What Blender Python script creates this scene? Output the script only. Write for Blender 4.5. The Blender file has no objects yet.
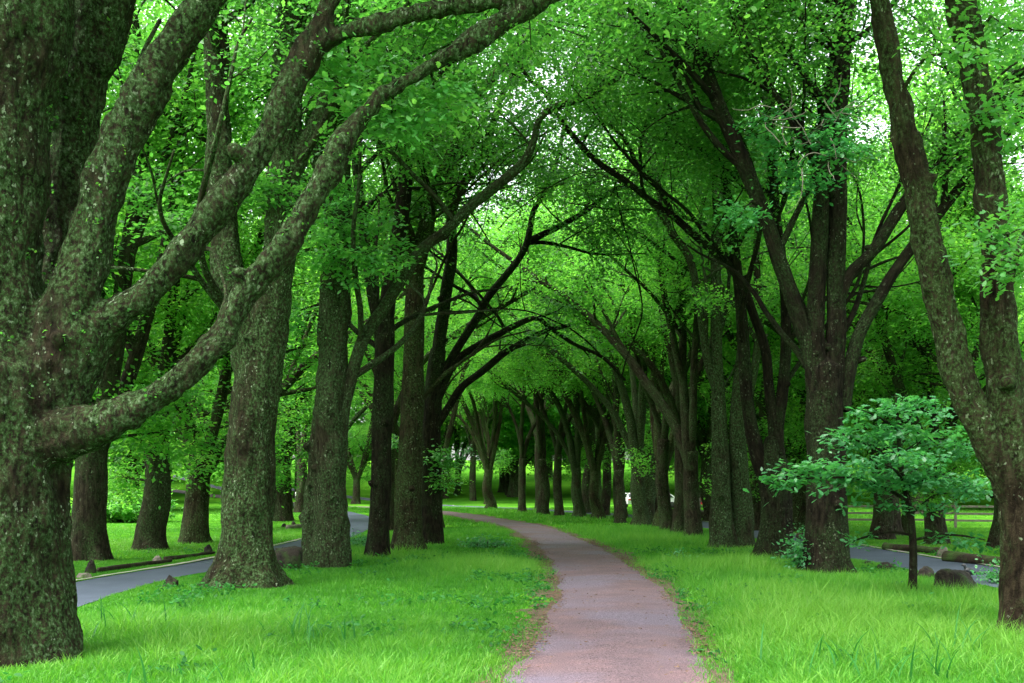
import bpy, math, random
import numpy as np
from mathutils import Vector, kdtree

SC = bpy.context.scene
COL = SC.collection
F = 1150.0
HOR = 489.0
CAMZ = 1.86      # eye height above the soil
EYE = 1.75       # eye height above the grass tops, which hide the feet of things
R = math.radians
QUICK = False

# ------------------------------------------------------------------ helpers
def P(px, py, d):
    return np.array(((px - 512.0) * d / F, d, CAMZ + (HOR - py) * d / F))

def ground_at(px, py):
    d = F * EYE / (py - HOR)
    return np.array(((px - 512.0) * d / F, d, 0.0))

def vnoise(p, seed=0):
    p = np.asarray(p, float)
    i = np.floor(p).astype(np.int64)
    f = p - i
    f = f * f * (3 - 2 * f)
    def h(a):
        n = (a[:, 0] * 374761393 + a[:, 1] * 668265263 + a[:, 2] * 1442695041 + seed * 97531) & 0x7fffffff
        n = ((n ^ (n >> 13)) * 1274126177) & 0x7fffffff
        n = (n ^ (n >> 16)) & 0xffff
        return n / 65535.0
    out = 0
    for dx in (0, 1):
        for dy in (0, 1):
            for dz in (0, 1):
                w = (f[:, 0] if dx else 1 - f[:, 0]) * (f[:, 1] if dy else 1 - f[:, 1]) * (f[:, 2] if dz else 1 - f[:, 2])
                out = out + w * h(i + np.array((dx, dy, dz)))
    return out * 2 - 1

ROT = np.array([[0.36, 0.48, -0.8], [-0.8, 0.6, 0.0], [0.48, 0.64, 0.6]])
def fbm(p, octv=3, seed=0):
    s, a = 0, 1.0
    p = np.asarray(p, float)
    for k in range(octv):
        s = s + a * vnoise(p, seed + k)
        p = p @ ROT * 2.03
        a *= 0.5
    return s

def norm(v):
    return v / max(1e-9, np.linalg.norm(v))

def mesh_from_arrays(name, V, loops, starts, totals, mats, smooth=False, attrs=None, vattrs=None):
    me = bpy.data.meshes.new(name)
    V = np.ascontiguousarray(V, np.float32)
    me.vertices.add(len(V))
    me.vertices.foreach_set('co', V.ravel())
    me.loops.add(len(loops))
    me.loops.foreach_set('vertex_index', np.ascontiguousarray(loops, np.int32))
    me.polygons.add(len(starts))
    me.polygons.foreach_set('loop_start', np.ascontiguousarray(starts, np.int32))
    try:
        me.polygons.foreach_set('loop_total', np.ascontiguousarray(totals, np.int32))
    except Exception:
        pass
    me.update(calc_edges=True)
    if smooth:
        me.polygons.foreach_set('use_smooth', np.ones(len(starts), bool))
    else:
        me.polygons.foreach_set('use_smooth', np.zeros(len(starts), bool))
    for k, v in (attrs or {}).items():
        a = me.attributes.new(k, 'FLOAT', 'POINT')
        a.data.foreach_set('value', np.ascontiguousarray(v, np.float32))
    for k, v in (vattrs or {}).items():
        a = me.attributes.new(k, 'FLOAT_VECTOR', 'POINT')
        a.data.foreach_set('vector', np.ascontiguousarray(v, np.float32).ravel())
    for m in (mats if isinstance(mats, (list, tuple)) else [mats]):
        me.materials.append(m)
    return me

def link(name, me, parent=None):
    o = bpy.data.objects.new(name, me)
    COL.objects.link(o)
    if parent is not None:
        o.parent = parent
    return o

def tag(o, label=None, cat=None, group=None, kind=None):
    if label: o['label'] = label
    if cat: o['category'] = cat
    if group: o['group'] = group
    if kind: o['kind'] = kind
    return o

def empty(name, loc, rz=0.0, sc=1.0):
    o = bpy.data.objects.new(name, None)
    COL.objects.link(o)
    o.empty_display_size = 0.3
    o.location = loc
    o.rotation_euler = (0, 0, rz)
    o.scale = (sc, sc, sc)
    return o

def HT(x, y):
    t = np.clip((np.hypot(x, y) - 128.0) / 120.0, 0, 1)
    return 8.0 * t * t * (3 - 2 * t)

class MB:
    """simple polygon collector"""
    def __init__(self):
        self.V, self.Fc = [], []
    def add(self, verts, faces):
        b = len(self.V)
        self.V += [tuple(v) for v in verts]
        self.Fc += [[i + b for i in f] for f in faces]
    def box(self, c, s, rz=0.0, bev=0.0, tilt=0.0):
        hx, hy, hz = s[0] / 2, s[1] / 2, s[2] / 2
        b = min(bev, hx * .9, hy * .9, hz * .9)
        pts = []
        # bevelled box from 3 rings stacks
        rings = [(-hz, b), (-hz + b, 0), (hz - b, 0), (hz, b)] if b > 0 else [(-hz, 0), (hz, 0)]
        for z, ins in rings:
            x, y = hx - ins, hy - ins
            if b > 0:
                cc = b * 0.6
                loop = [(-x + cc, -y), (x - cc, -y), (x, -y + cc), (x, y - cc), (x - cc, y), (-x + cc, y), (-x, y - cc), (-x, -y + cc)]
            else:
                loop = [(-x, -y), (x, -y), (x, y), (-x, y)]
            pts.append([(a, bb, z) for a, bb in loop])
        n = len(pts[0])
        cr, sr = math.cos(rz), math.sin(rz)
        ct, st = math.cos(tilt), math.sin(tilt)
        vs = []
        for ring in pts:
            for (x, y, z) in ring:
                x, z = x * ct + z * st, -x * st + z * ct
                vs.append((c[0] + x * cr - y * sr, c[1] + x * sr + y * cr, c[2] + z))
        fs = []
        for k in range(len(pts) - 1):
            for i in range(n):
                fs.append((k * n + i, k * n + (i + 1) % n, (k + 1) * n + (i + 1) % n, (k + 1) * n + i))
        fs.append(tuple(range(n - 1, -1, -1)))
        fs.append(tuple((len(pts) - 1) * n + i for i in range(n)))
        self.add(vs, fs)
    def build(self, name, mat, parent=None, smooth=False):
        me = bpy.data.meshes.new(name)
        me.from_pydata(self.V, [], self.Fc)
        me.update()
        if smooth:
            me.polygons.foreach_set('use_smooth', np.ones(len(me.polygons), bool))
        me.materials.append(mat)
        return link(name, me, parent)

# ------------------------------------------------------------------ materials
def mat_new(name):
    m = bpy.data.materials.new(name)
    m.use_nodes = True
    nt = m.node_tree
    nt.nodes.clear()
    return m, nt, nt.nodes, nt.links

def nd(nodes, t, **kw):
    n = nodes.new(t)
    for k, v in kw.items():
        setattr(n, k, v)
    return n

def ramp(nodes, stops):
    n = nodes.new('ShaderNodeValToRGB')
    el = n.color_ramp.elements
    while len(el) > 1:
        el.remove(el[-1])
    el[0].position = stops[0][0]
    el[0].color = (*stops[0][1], 1)
    for p, c in stops[1:]:
        e = el.new(p)
        e.color = (*c, 1)
    return n

def leaf_material(name, dark, mid, light, trans, tfac=0.5, gloss=0.5, rough=0.45):
    m, nt, N, L = mat_new(name)
    at = nd(N, 'ShaderNodeAttribute'); at.attribute_name = 'tone'
    oi = nd(N, 'ShaderNodeObjectInfo')
    ad = nd(N, 'ShaderNodeMath', operation='MULTIPLY_ADD'); ad.inputs[1].default_value = 0.3
    L.new(oi.outputs['Random'], ad.inputs[0]); L.new(at.outputs['Fac'], ad.inputs[2])
    sb = nd(N, 'ShaderNodeMath', operation='SUBTRACT'); sb.inputs[1].default_value = 0.15
    L.new(ad.outputs[0], sb.inputs[0])
    rp = ramp(N, [(0.0, dark), (0.5, mid), (1.0, light)])
    L.new(sb.outputs[0], rp.inputs[0])
    bs = nd(N, 'ShaderNodeBsdfPrincipled')
    bs.inputs['Roughness'].default_value = rough
    bs.inputs['Specular IOR Level'].default_value = gloss
    L.new(rp.outputs[0], bs.inputs['Base Color'])
    tr = nd(N, 'ShaderNodeBsdfTranslucent')
    rt = ramp(N, [(0.0, tuple(c * 0.72 for c in trans)), (0.5, trans), (1.0, (min(1, trans[0] * 1.7), min(1, trans[1] * 1.2), trans[2] * 1.1))])
    L.new(sb.outputs[0], rt.inputs[0])
    L.new(rt.outputs[0], tr.inputs['Color'])
    mx = nd(N, 'ShaderNodeMixShader'); mx.inputs[0].default_value = tfac
    L.new(bs.outputs[0], mx.inputs[1]); L.new(tr.outputs[0], mx.inputs[2])
    out = nd(N, 'ShaderNodeOutputMaterial')
    L.new(mx.outputs[0], out.inputs[0])
    return m

def bark_material(name, brown, grey, moss, lichen, moss_amt=0.5, bump=0.6):
    m, nt, N, L = mat_new(name)
    at = nd(N, 'ShaderNodeAttribute'); at.attribute_name = 'bark'
    def noise(scale, detail, rough, sq=1.0, seed=0.0, dist=0.0):
        mp = nd(N, 'ShaderNodeMapping'); mp.inputs['Scale'].default_value = (1, 1, sq); mp.inputs['Location'].default_value = (seed, seed * 1.7, seed * .3)
        L.new(at.outputs['Vector'], mp.inputs[0])
        n = nd(N, 'ShaderNodeTexNoise'); n.inputs['Scale'].default_value = scale; n.inputs['Detail'].default_value = detail; n.inputs['Roughness'].default_value = rough
        n.inputs['Distortion'].default_value = dist
        L.new(mp.outputs[0], n.inputs[0])
        return n.outputs[0]
    def mask(src, lo, hi, top=1.0):
        r = ramp(N, [(lo, (0, 0, 0)), (hi, (top, top, top))]); L.new(src, r.inputs[0]); return r.outputs[0]
    def mul(a, b):
        n = nd(N, 'ShaderNodeMath', operation='MULTIPLY'); L.new(a, n.inputs[0]); L.new(b, n.inputs[1]); return n.outputs[0]
    def mix(f, a, col):
        n = nd(N, 'ShaderNodeMix', data_type='RGBA'); L.new(f, n.inputs['Factor']); L.new(a, n.inputs['A'])
        if isinstance(col, tuple): n.inputs['B'].default_value = (*col, 1)
        else: L.new(col, n.inputs['B'])
        return n.outputs['Result']
    fur = noise(13, 6, 0.65, 0.30, 0.0, 0.4)
    big = noise(1.3, 5, 0.6, 0.6, 3.1)
    fleck = noise(24, 5, 0.72, 0.75, 5.2)
    fine = noise(70, 3, 0.6, 0.8, 1.2)
    pl = ramp(N, [(0.30, tuple(c * 0.22 for c in brown)), (0.47, brown), (0.66, grey)])
    L.new(fur, pl.inputs[0])
    # green crust of moss and lichen, broken into flecks, in large irregular patches
    lo = 0.60 - 0.30 * moss_amt
    patch = mask(big, lo, lo + 0.16)
    f1 = mul(patch, mask(fleck, 0.43, 0.55))
    col = mix(f1, pl.outputs[0], moss)
    f2 = mul(patch, mask(fleck, 0.55, 0.66, 0.9))
    col = mix(f2, col, tuple(m_ * 0.45 + l_ * 0.45 for m_, l_ in zip(moss, lichen)))
    spots = mul(mask(noise(2.6, 3, 0.5, 0.7, 9.0), 0.45, 0.60), mask(noise(19, 3, 0.55, 0.7, 7.7), 0.63, 0.67))
    col = mix(spots, col, lichen)
    bs = nd(N, 'ShaderNodeBsdfPrincipled')
    bs.inputs['Roughness'].default_value = 0.9
    bs.inputs['Specular IOR Level'].default_value = 0.08
    L.new(col, bs.inputs['Base Color'])
    def addm(a, b, k):
        n = nd(N, 'ShaderNodeMath', operation='MULTIPLY_ADD'); n.inputs[1].default_value = k; L.new(b, n.inputs[0]); L.new(a, n.inputs[2]); return n.outputs[0]
    h = addm(addm(fur, fleck, 0.7), fine, 0.25)
    bp = nd(N, 'ShaderNodeBump'); bp.inputs['Strength'].default_value = bump; bp.inputs['Distance'].default_value = 0.11
    L.new(h, bp.inputs['Height']); L.new(bp.outputs[0], bs.inputs['Normal'])
    out = nd(N, 'ShaderNodeOutputMaterial')
    L.new(bs.outputs[0], out.inputs[0])
    return m

def noise_material(name, stops, scale=6, detail=6, rough=0.9, bump=0.3, bscale=60, bdist=0.01, spec=0.3, second=None, coord='Object', speck=None):
    m, nt, N, L = mat_new(name)
    tc = nd(N, 'ShaderNodeTexCoord')
    n1 = nd(N, 'ShaderNodeTexNoise'); n1.inputs['Scale'].default_value = scale; n1.inputs['Detail'].default_value = detail; n1.inputs['Roughness'].default_value = 0.62
    L.new(tc.outputs[coord], n1.inputs[0])
    rp = ramp(N, stops)
    L.new(n1.outputs[0], rp.inputs[0])
    col = rp.outputs[0]
    n2 = nd(N, 'ShaderNodeTexNoise'); n2.inputs['Scale'].default_value = bscale; n2.inputs['Detail'].default_value = 3
    L.new(tc.outputs[coord], n2.inputs[0])
    if second:
        s_scale, c2, lo, hi = second
        n3 = nd(N, 'ShaderNodeTexNoise'); n3.inputs['Scale'].default_value = s_scale; n3.inputs['Detail'].default_value = 5
        L.new(tc.outputs[coord], n3.inputs[0])
        r3 = ramp(N, [(lo, (0, 0, 0)), (hi, (1, 1, 1))]); L.new(n3.outputs[0], r3.inputs[0])
        mx = nd(N, 'ShaderNodeMix', data_type='RGBA')
        L.new(r3.outputs[0], mx.inputs['Factor']); L.new(col, mx.inputs['A']); mx.inputs['B'].default_value = (*c2, 1)
        col = mx.outputs['Result']
    if speck:
        r4 = ramp(N, [(0.3, (speck, speck, speck)), (0.7, (2 - speck, 2 - speck, 2 - speck))])
        L.new(n2.outputs[0], r4.inputs[0])
        mu = nd(N, 'ShaderNodeMix', data_type='RGBA', blend_type='MULTIPLY'); mu.inputs['Factor'].default_value = 1
        L.new(col, mu.inputs['A']); L.new(r4.outputs[0], mu.inputs['B'])
        col = mu.outputs['Result']
    bs = nd(N, 'ShaderNodeBsdfPrincipled'); bs.inputs['Roughness'].default_value = rough; bs.inputs['Specular IOR Level'].default_value = spec
    L.new(col, bs.inputs['Base Color'])
    if bump:
        bp = nd(N, 'ShaderNodeBump'); bp.inputs['Strength'].default_value = bump; bp.inputs['Distance'].default_value = bdist
        L.new(n2.outputs[0], bp.inputs['Height']); L.new(bp.outputs[0], bs.inputs['Normal'])
    out = nd(N, 'ShaderNodeOutputMaterial'); L.new(bs.outputs[0], out.inputs[0])
    return m

def plain_material(name, col, rough=0.5, spec=0.5, metal=0.0):
    v = 0.85
    m = noise_material(name, [(0.3, tuple(c * v for c in col)), (0.7, tuple(min(1, c * 1.1) for c in col))], scale=8, rough=rough, bump=0.0, spec=spec)
    return m

M = {}
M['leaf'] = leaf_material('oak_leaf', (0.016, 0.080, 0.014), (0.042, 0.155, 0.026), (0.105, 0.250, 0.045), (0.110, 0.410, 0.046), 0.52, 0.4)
M['leaf_far'] = leaf_material('far_leaf', (0.024, 0.120, 0.018), (0.066, 0.240, 0.034), (0.160, 0.360, 0.060), (0.180, 0.570, 0.056), 0.54, 0.3)
M['leaf_blue'] = leaf_material('sapling_leaf', (0.022, 0.130, 0.040), (0.045, 0.215, 0.070), (0.095, 0.310, 0.110), (0.085, 0.420, 0.075), 0.40, 0.6, 0.4)
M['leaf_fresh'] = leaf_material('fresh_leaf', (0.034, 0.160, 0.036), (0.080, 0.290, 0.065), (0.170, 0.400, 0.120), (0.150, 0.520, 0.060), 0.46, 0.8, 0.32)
M['grass'] = leaf_material('grass_blade', (0.018, 0.112, 0.010), (0.062, 0.242, 0.017), (0.135, 0.305, 0.036), (0.102, 0.395, 0.022), 0.40, 0.3, 0.5)
M['broad'] = leaf_material('broad_blade', (0.012, 0.080, 0.012), (0.026, 0.145, 0.020), (0.060, 0.220, 0.060), (0.050, 0.300, 0.040), 0.35, 0.2, 0.6)
M['bark'] = bark_material('bark_mossy', (0.017, 0.013, 0.007), (0.044, 0.036, 0.020), (0.042, 0.088, 0.024), (0.26, 0.33, 0.21), 0.84, 1.0)
M['bark_brown'] = bark_material('bark_brown', (0.020, 0.014, 0.008), (0.050, 0.039, 0.022), (0.038, 0.070, 0.018), (0.19, 0.24, 0.14), 0.72, 0.9)
M['bark_dark'] = bark_material('bark_dark', (0.012, 0.0095, 0.006), (0.028, 0.023, 0.014), (0.020, 0.040, 0.011), (0.12, 0.15, 0.09), 0.52, 0.9)
M['bark_green'] = bark_material('bark_green', (0.022, 0.018, 0.010), (0.052, 0.048, 0.028), (0.038, 0.076, 0.024), (0.20, 0.26, 0.16), 0.90, 0.9)
M['bark_far'] = bark_material('bark_far', (0.024, 0.019, 0.012), (0.056, 0.047, 0.030), (0.038, 0.072, 0.022), (0.16, 0.20, 0.12), 0.60, 0.9)
M['ground'] = noise_material('lawn_ground', [(0.3, (0.026, 0.100, 0.009)), (0.7, (0.050, 0.170, 0.013))], scale=0.35, bump=0.4, bscale=14, bdist=0.05, second=(0.08, (0.100, 0.27, 0.020), 0.45, 0.7), spec=0.0, rough=1.0)
M['earth'] = noise_material('bare_earth', [(0.3, (0.040, 0.028, 0.018)), (0.7, (0.105, 0.073, 0.046))], scale=7, bump=0.8, bscale=40, bdist=0.02, speck=0.6)
M['path'] = noise_material('path_chip', [(0.30, (0.072, 0.049, 0.059)), (0.5, (0.095, 0.061, 0.069)), (0.72, (0.124, 0.074, 0.078))], scale=1.3, detail=8, bump=0.35, bscale=75, bdist=0.008, second=(0.35, (0.098, 0.077, 0.102), 0.47, 0.60), speck=0.15)
M['road'] = noise_material('road_asphalt', [(0.3, (0.036, 0.049, 0.074)), (0.7, (0.054, 0.069, 0.098))], scale=0.8, detail=7, bump=0.3, bscale=120, bdist=0.006, speck=0.75)
M['rock'] = noise_material('mossy_rock', [(0.35, (0.008, 0.006, 0.004)), (0.55, (0.020, 0.015, 0.010)), (0.75, (0.055, 0.045, 0.032))], scale=7, detail=9, bump=0.9, bscale=22, bdist=0.04, second=(4.0, (0.024, 0.045, 0.010), 0.5, 0.62))
M['pale_rock'] = noise_material('pale_rock', [(0.3, (0.09, 0.08, 0.06)), (0.7, (0.24, 0.21, 0.17))], scale=5, detail=9, bump=0.8, bscale=22, bdist=0.04, second=(4.0, (0.06, 0.10, 0.03), 0.52, 0.66))
M['log'] = noise_material('rotting_log', [(0.3, (0.012, 0.008, 0.005)), (0.7, (0.050, 0.032, 0.020))], scale=9, detail=8, bump=0.9, bscale=30, bdist=0.03, second=(3.0, (0.04, 0.08, 0.015), 0.5, 0.65))
M['rail'] = noise_material('weathered_timber', [(0.3, (0.10, 0.09, 0.07)), (0.7, (0.20, 0.18, 0.14))], scale=9, bump=0.4)
M['litter'] = noise_material('dry_leaf', [(0.3, (0.05, 0.028, 0.016)), (0.55, (0.11, 0.066, 0.040)), (0.8, (0.22, 0.15, 0.10))], scale=3, bump=0.0)
M['kerb'] = noise_material('kerb_stone', [(0.3, (0.20, 0.19, 0.15)), (0.7, (0.36, 0.34, 0.28))], scale=4, bump=0.4)
M['car_white'] = plain_material('white_paint', (0.80, 0.78, 0.80), 0.25)
M['car_red'] = plain_material('red_paint', (0.50, 0.02, 0.035), 0.25)
M['glass'] = plain_material('dark_glass', (0.03, 0.035, 0.04), 0.08, 0.8)
M['tyre'] = plain_material('tyre_rubber', (0.02, 0.02, 0.02), 0.8)
M['rim'] = plain_material('alloy_rim', (0.45, 0.45, 0.47), 0.35, 0.5)
M['lamp'] = plain_material('tail_lamp', (0.55, 0.03, 0.02), 0.2)
M['white_post'] = plain_material('post_paint', (0.70, 0.72, 0.70), 0.5)
M['black_post'] = plain_material('black_paint', (0.025, 0.03, 0.035), 0.5)
M['bird'] = plain_material('dark_feather', (0.020, 0.022, 0.026), 0.5)

# ------------------------------------------------------------------ wood
def catmull(A, step):
    A = np.asarray(A, float)
    if len(A) == 2:
        n = max(2, int(np.linalg.norm(A[1, :3] - A[0, :3]) / step) + 1)
        t = np.linspace(0, 1, n)[:, None]
        return A[0] * (1 - t) + A[1] * t
    E = np.vstack([2 * A[0] - A[1], A, 2 * A[-1] - A[-2]])
    out = []
    for i in range(1, len(E) - 2):
        p0, p1, p2, p3 = E[i - 1], E[i], E[i + 1], E[i + 2]
        n = max(1, int(np.ceil(np.linalg.norm(p2[:3] - p1[:3]) / step)))
        t = (np.arange(n) / n)[:, None]
        out.append(0.5 * ((2 * p1) + (-p0 + p2) * t + (2 * p0 - 5 * p1 + 4 * p2 - p3) * t ** 2 + (-p0 + 3 * p1 - 3 * p2 + p3) * t ** 3))
    out.append(A[-1:])
    B = np.vstack(out)
    B[:, 3] = np.maximum(B[:, 3], A[:, 3].min() * 0.8)
    return B

class Wood:
    def __init__(self, seed=0):
        self.V, self.B, self.F = [], [], []
        self.n = 0
        self.rng = np.random.default_rng(seed)
        self.pts = []       # (x,y,z,r) of limb axis points
    def tube(self, A, sides=None, amp=0.10, flare=0.0, step=None, cap=True, lobes=5):
        A = np.asarray(A, float)
        rm = A[:, 3].max()
        if step is None:
            step = 0.12 if rm > 0.25 else (0.18 if rm > 0.1 else (0.22 if rm > 0.04 else 0.4))
        B = catmull(A, step)
        pts, rad = B[:, :3], B[:, 3]
        n = len(pts)
        if sides is None:
            sides = 40 if rm > 0.35 else 28 if rm > 0.2 else 16 if rm > 0.09 else 8 if rm > 0.035 else 5 if rm > 0.015 else 3
        T = np.gradient(pts, axis=0)
        T /= np.maximum(1e-9, np.linalg.norm(T, axis=1))[:, None]
        u = np.cross(T[0], (0.3, 1, 0.1)); u = norm(u)
        U = np.zeros_like(pts)
        for i in range(n):
            u = u - T[i] * np.dot(u, T[i]); u = norm(u)
            U[i] = u
        Wv = np.cross(T, U)
        seg = np.linalg.norm(np.diff(pts, axis=0), axis=1)
        Ls = np.concatenate([[0], np.cumsum(seg)]) + self.rng.uniform(0, 40)
        a = np.arange(sides) / sides * 2 * np.pi
        ca, sa = np.cos(a), np.sin(a)
        r = rad[:, None] * np.ones(sides)[None, :]
        if amp > 0 and sides >= 8:
            q = np.stack([np.repeat(ca[None, :], n, 0) * 1.3 + 7.3, np.repeat(sa[None, :], n, 0) * 1.3, np.repeat((Ls * 0.9)[:, None], sides, 1)], -1).reshape(-1, 3)
            nz = fbm(q, 3, 3).reshape(n, sides)
            r = r * (1 + amp * nz)
            if rm > 0.15:
                q2 = np.stack([np.repeat(ca[None, :], n, 0) * 3.4, np.repeat(sa[None, :], n, 0) * 3.4 + 3, np.repeat((Ls * 1.6)[:, None], sides, 1)], -1).reshape(-1, 3)
                r = r * (1 + 0.35 * amp * fbm(q2, 2, 11).reshape(n, sides))
        if flare > 0:
            z = pts[:, 2]
            ph = self.rng.uniform(0, 6.28)
            lb = 0.5 + 0.5 * np.cos(a * lobes + ph + 0.6 * np.sin(a * 2 + ph))
            lb2 = 0.5 + 0.5 * np.cos(a * 3 - ph)
            w = np.exp(-np.maximum(z, 0) / 0.38)
            r = r * (1 + flare * w[:, None] * (0.15 + 0.9 * (lb * 0.65 + lb2 * 0.35))[None, :])
        V = pts[:, None, :] + r[:, :, None] * (ca[None, :, None] * U[:, None, :] + sa[None, :, None] * Wv[:, None, :])
        bk = np.stack([r * ca, r * sa, np.repeat(Ls[:, None], sides, 1)], -1) + self.rng.uniform(0, 9, 2).tolist().__add__([0.0])
        idx = self.n + np.arange(n * sides).reshape(n, sides)
        nx = np.roll(idx, -1, 1)
        f = np.stack([idx[:-1], nx[:-1], nx[1:], idx[1:]], -1).reshape(-1, 4)
        self.V.append(V.reshape(-1, 3)); self.B.append(bk.reshape(-1, 3)); self.F.append(f)
        self.n += n * sides
        if cap:  # close the tip to a point
            tip = pts[-1] + T[-1] * rad[-1] * 0.8
            self.V.append(tip[None, :]); self.B.append(bk[-1].mean(0)[None, :])
            k = self.n; self.n += 1
            tf = np.stack([idx[-1], nx[-1], np.full(sides, k), np.full(sides, k)], -1)
            self.F.append(tf)
        self.pts.append(B)
        return B
    def arrays(self):
        V = np.vstack(self.V); B = np.vstack(self.B); Q = np.vstack(self.F)
        tri = Q[:, 2] == Q[:, 3]
        return V, B, Q, tri
    def mesh(self, name, mat):
        V, B, Q, tri = self.arrays()
        q, t = Q[~tri], Q[tri][:, :3]
        loops = np.concatenate([q.ravel(), t.ravel()])
        tot = np.concatenate([np.full(len(q), 4), np.full(len(t), 3)])
        st = np.concatenate([[0], np.cumsum(tot)[:-1]])
        return mesh_from_arrays(name, V, loops, st, tot, mat, True, None, {'bark': B})

def fused_mesh(big, rest, name, mat, voxel=0.035, disp=0.05):
    """big: Wood of thick limbs (fused by voxel remesh); rest: Wood of thin limbs, appended as tubes."""
    V, B, Q, tri = big.arrays()
    me = bpy.data.meshes.new('tmp')
    faces = [tuple(q) for q in Q[~tri]] + [tuple(q[:3]) for q in Q[tri]]
    # close the open roots too
    me.from_pydata(V.tolist(), [], faces)
    me.update()
    import bmesh
    bm = bmesh.new(); bm.from_mesh(me)
    bmesh.ops.holes_fill(bm, edges=[e for e in bm.edges if e.is_boundary], sides=0)
    bm.to_mesh(me); bm.free()
    o = bpy.data.objects.new('tmp', me); COL.objects.link(o)
    md = o.modifiers.new('r', 'REMESH'); md.mode = 'VOXEL'; md.voxel_size = voxel
    ms = o.modifiers.new('s', 'SMOOTH'); ms.iterations = 6; ms.factor = 0.5
    dg = bpy.context.evaluated_depsgraph_get()
    ev = o.evaluated_get(dg)
    m2 = bpy.data.meshes.new_from_object(ev)
    n = len(m2.vertices)
    co = np.zeros(n * 3, np.float32); m2.vertices.foreach_get('co', co); co = co.reshape(-1, 3)
    no = np.zeros(n * 3, np.float32); m2.vertices.foreach_get('normal', no); no = no.reshape(-1, 3)
    # bark space: nearest limb's cylinder frame, offset kept continuous by adding the true displacement
    bk = co.astype(float)
    co2 = co + no * (disp * (0.8 * fbm(co * (2.6, 2.6, 1.3), 2, 5) + 0.55 * fbm(co * (9, 9, 4.0), 3, 9)))[:, None]
    lt = np.zeros(len(m2.polygons), np.int32); m2.polygons.foreach_get('loop_total', lt)
    lp = np.zeros(len(m2.loops), np.int32); m2.loops.foreach_get('vertex_index', lp)
    bpy.data.objects.remove(o); bpy.data.meshes.remove(me); bpy.data.meshes.remove(m2)
    Vs, Bs, loops, tot = [co2], [bk], [lp], [lt]
    if rest is not None and rest.n:
        V3, B3, Q3, tri3 = rest.arrays()
        q, t = Q3[~tri3] + n, Q3[tri3][:, :3] + n
        Vs.append(V3); Bs.append(B3); loops += [q.ravel(), t.ravel()]; tot += [np.full(len(q), 4), np.full(len(t), 3)]
    tot = np.concatenate(tot)
    st = np.concatenate([[0], np.cumsum(tot)[:-1]])
    return mesh_from_arrays(name, np.vstack(Vs), np.concatenate(loops), st, tot, mat, True, None, {'bark': np.vstack(Bs)})

# ------------------------------------------------------------------ leaves
KITE = np.array([(0, 0), (0.5, 0.45), (0, 1.0), (-0.5, 0.45)])
OVATE = np.array([(0, 0), (0.32, 0.2), (0.5, 0.55), (0.25, 0.85), (0, 1.0), (-0.25, 0.85), (-0.5, 0.55), (-0.32, 0.2)])
LOBED = np.array([(0.03, 0), (0.22, 0.16), (0.16, 0.27), (0.42, 0.42), (0.27, 0.52), (0.5, 0.72), (0.28, 0.78), (0.2, 0.97), (0, 1.0),
                  (-0.2, 0.97), (-0.28, 0.78), (-0.5, 0.72), (-0.27, 0.52), (-0.42, 0.42), (-0.16, 0.27), (-0.22, 0.16), (-0.03, 0)])

def leaves(name, C, K, size, mat, rng, spread=(0.36, 0.36, 0.10), shape=KITE, tilt=0.5, wl=0.62, droop=0.25, tone_c=None):
    """C: clump centres (M,3); K leaves per clump"""
    C = np.asarray(C, float)
    Mn = len(C)
    ci = np.repeat(np.arange(Mn), K)
    n = len(ci)
    off = rng.normal(0, 1, (n, 3)) * np.array(spread)
    csz = rng.uniform(0.6, 1.3, Mn)
    off *= csz[ci][:, None]
    # each clump is a spray tilted its own way
    ct = rng.normal(0, 0.32, (Mn, 2))
    off[:, 2] += off[:, 0] * ct[ci, 0] + off[:, 1] * ct[ci, 1] - droop * (off[:, 0] ** 2 + off[:, 1] ** 2)
    pos = C[ci] + off
    nrm = np.stack([-ct[ci, 0] + rng.normal(0, tilt, n), -ct[ci, 1] + rng.normal(0, tilt, n), np.ones(n)], -1)
    nrm /= np.linalg.norm(nrm, axis=1)[:, None]
    ax = off * (1, 1, 0.3) + rng.normal(0, 0.3, (n, 3))
    ax -= nrm * np.sum(ax * nrm, 1)[:, None]
    ax /= np.maximum(1e-6, np.linalg.norm(ax, axis=1))[:, None]
    sd = np.cross(nrm, ax)
    ln = size * rng.uniform(0.65, 1.25, n)
    S = shape
    k = len(S)
    V = pos[:, None, :] + ax[:, None, :] * (ln[:, None] * S[:, 1])[:, :, None] + sd[:, None, :] * (ln[:, None] * wl * S[:, 0])[:, :, None]
    # cup the leaf a little so that it is not a flat card
    V[:, :, :] -= nrm[:, None, :] * (ln[:, None] * 0.16 * (S[:, 1] ** 2)[None, :])[:, :, None]
    tc = rng.normal(0.48, 0.24, Mn) if tone_c is None else tone_c
    tone = np.clip(tc[ci] + rng.normal(0, 0.10, n), 0, 1)
    loops = np.arange(n * k)
    st = np.arange(n) * k
    tot = np.full(n, k)
    if name is None:
        return V.reshape(-1, 3), n, k, np.repeat(tone, k), mat
    return mesh_from_arrays(name, V.reshape(-1, 3), loops, st, tot, mat, False, {'tone': np.repeat(tone, k)})

def merge_leaves(name, parts):
    Vs = np.vstack([p[0] for p in parts])
    tot = np.concatenate([np.full(p[1], p[2]) for p in parts])
    st = np.concatenate([[0], np.cumsum(tot)[:-1]])
    mats = []
    for p in parts:
        if p[4] not in mats: mats.append(p[4])
    me = mesh_from_arrays(name, Vs, np.arange(len(Vs)), st, tot, mats, False, {'tone': np.concatenate([p[3] for p in parts])})
    me.polygons.foreach_set('material_index', np.concatenate([np.full(p[1], mats.index(p[4]), np.int32) for p in parts]))
    return me

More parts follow.
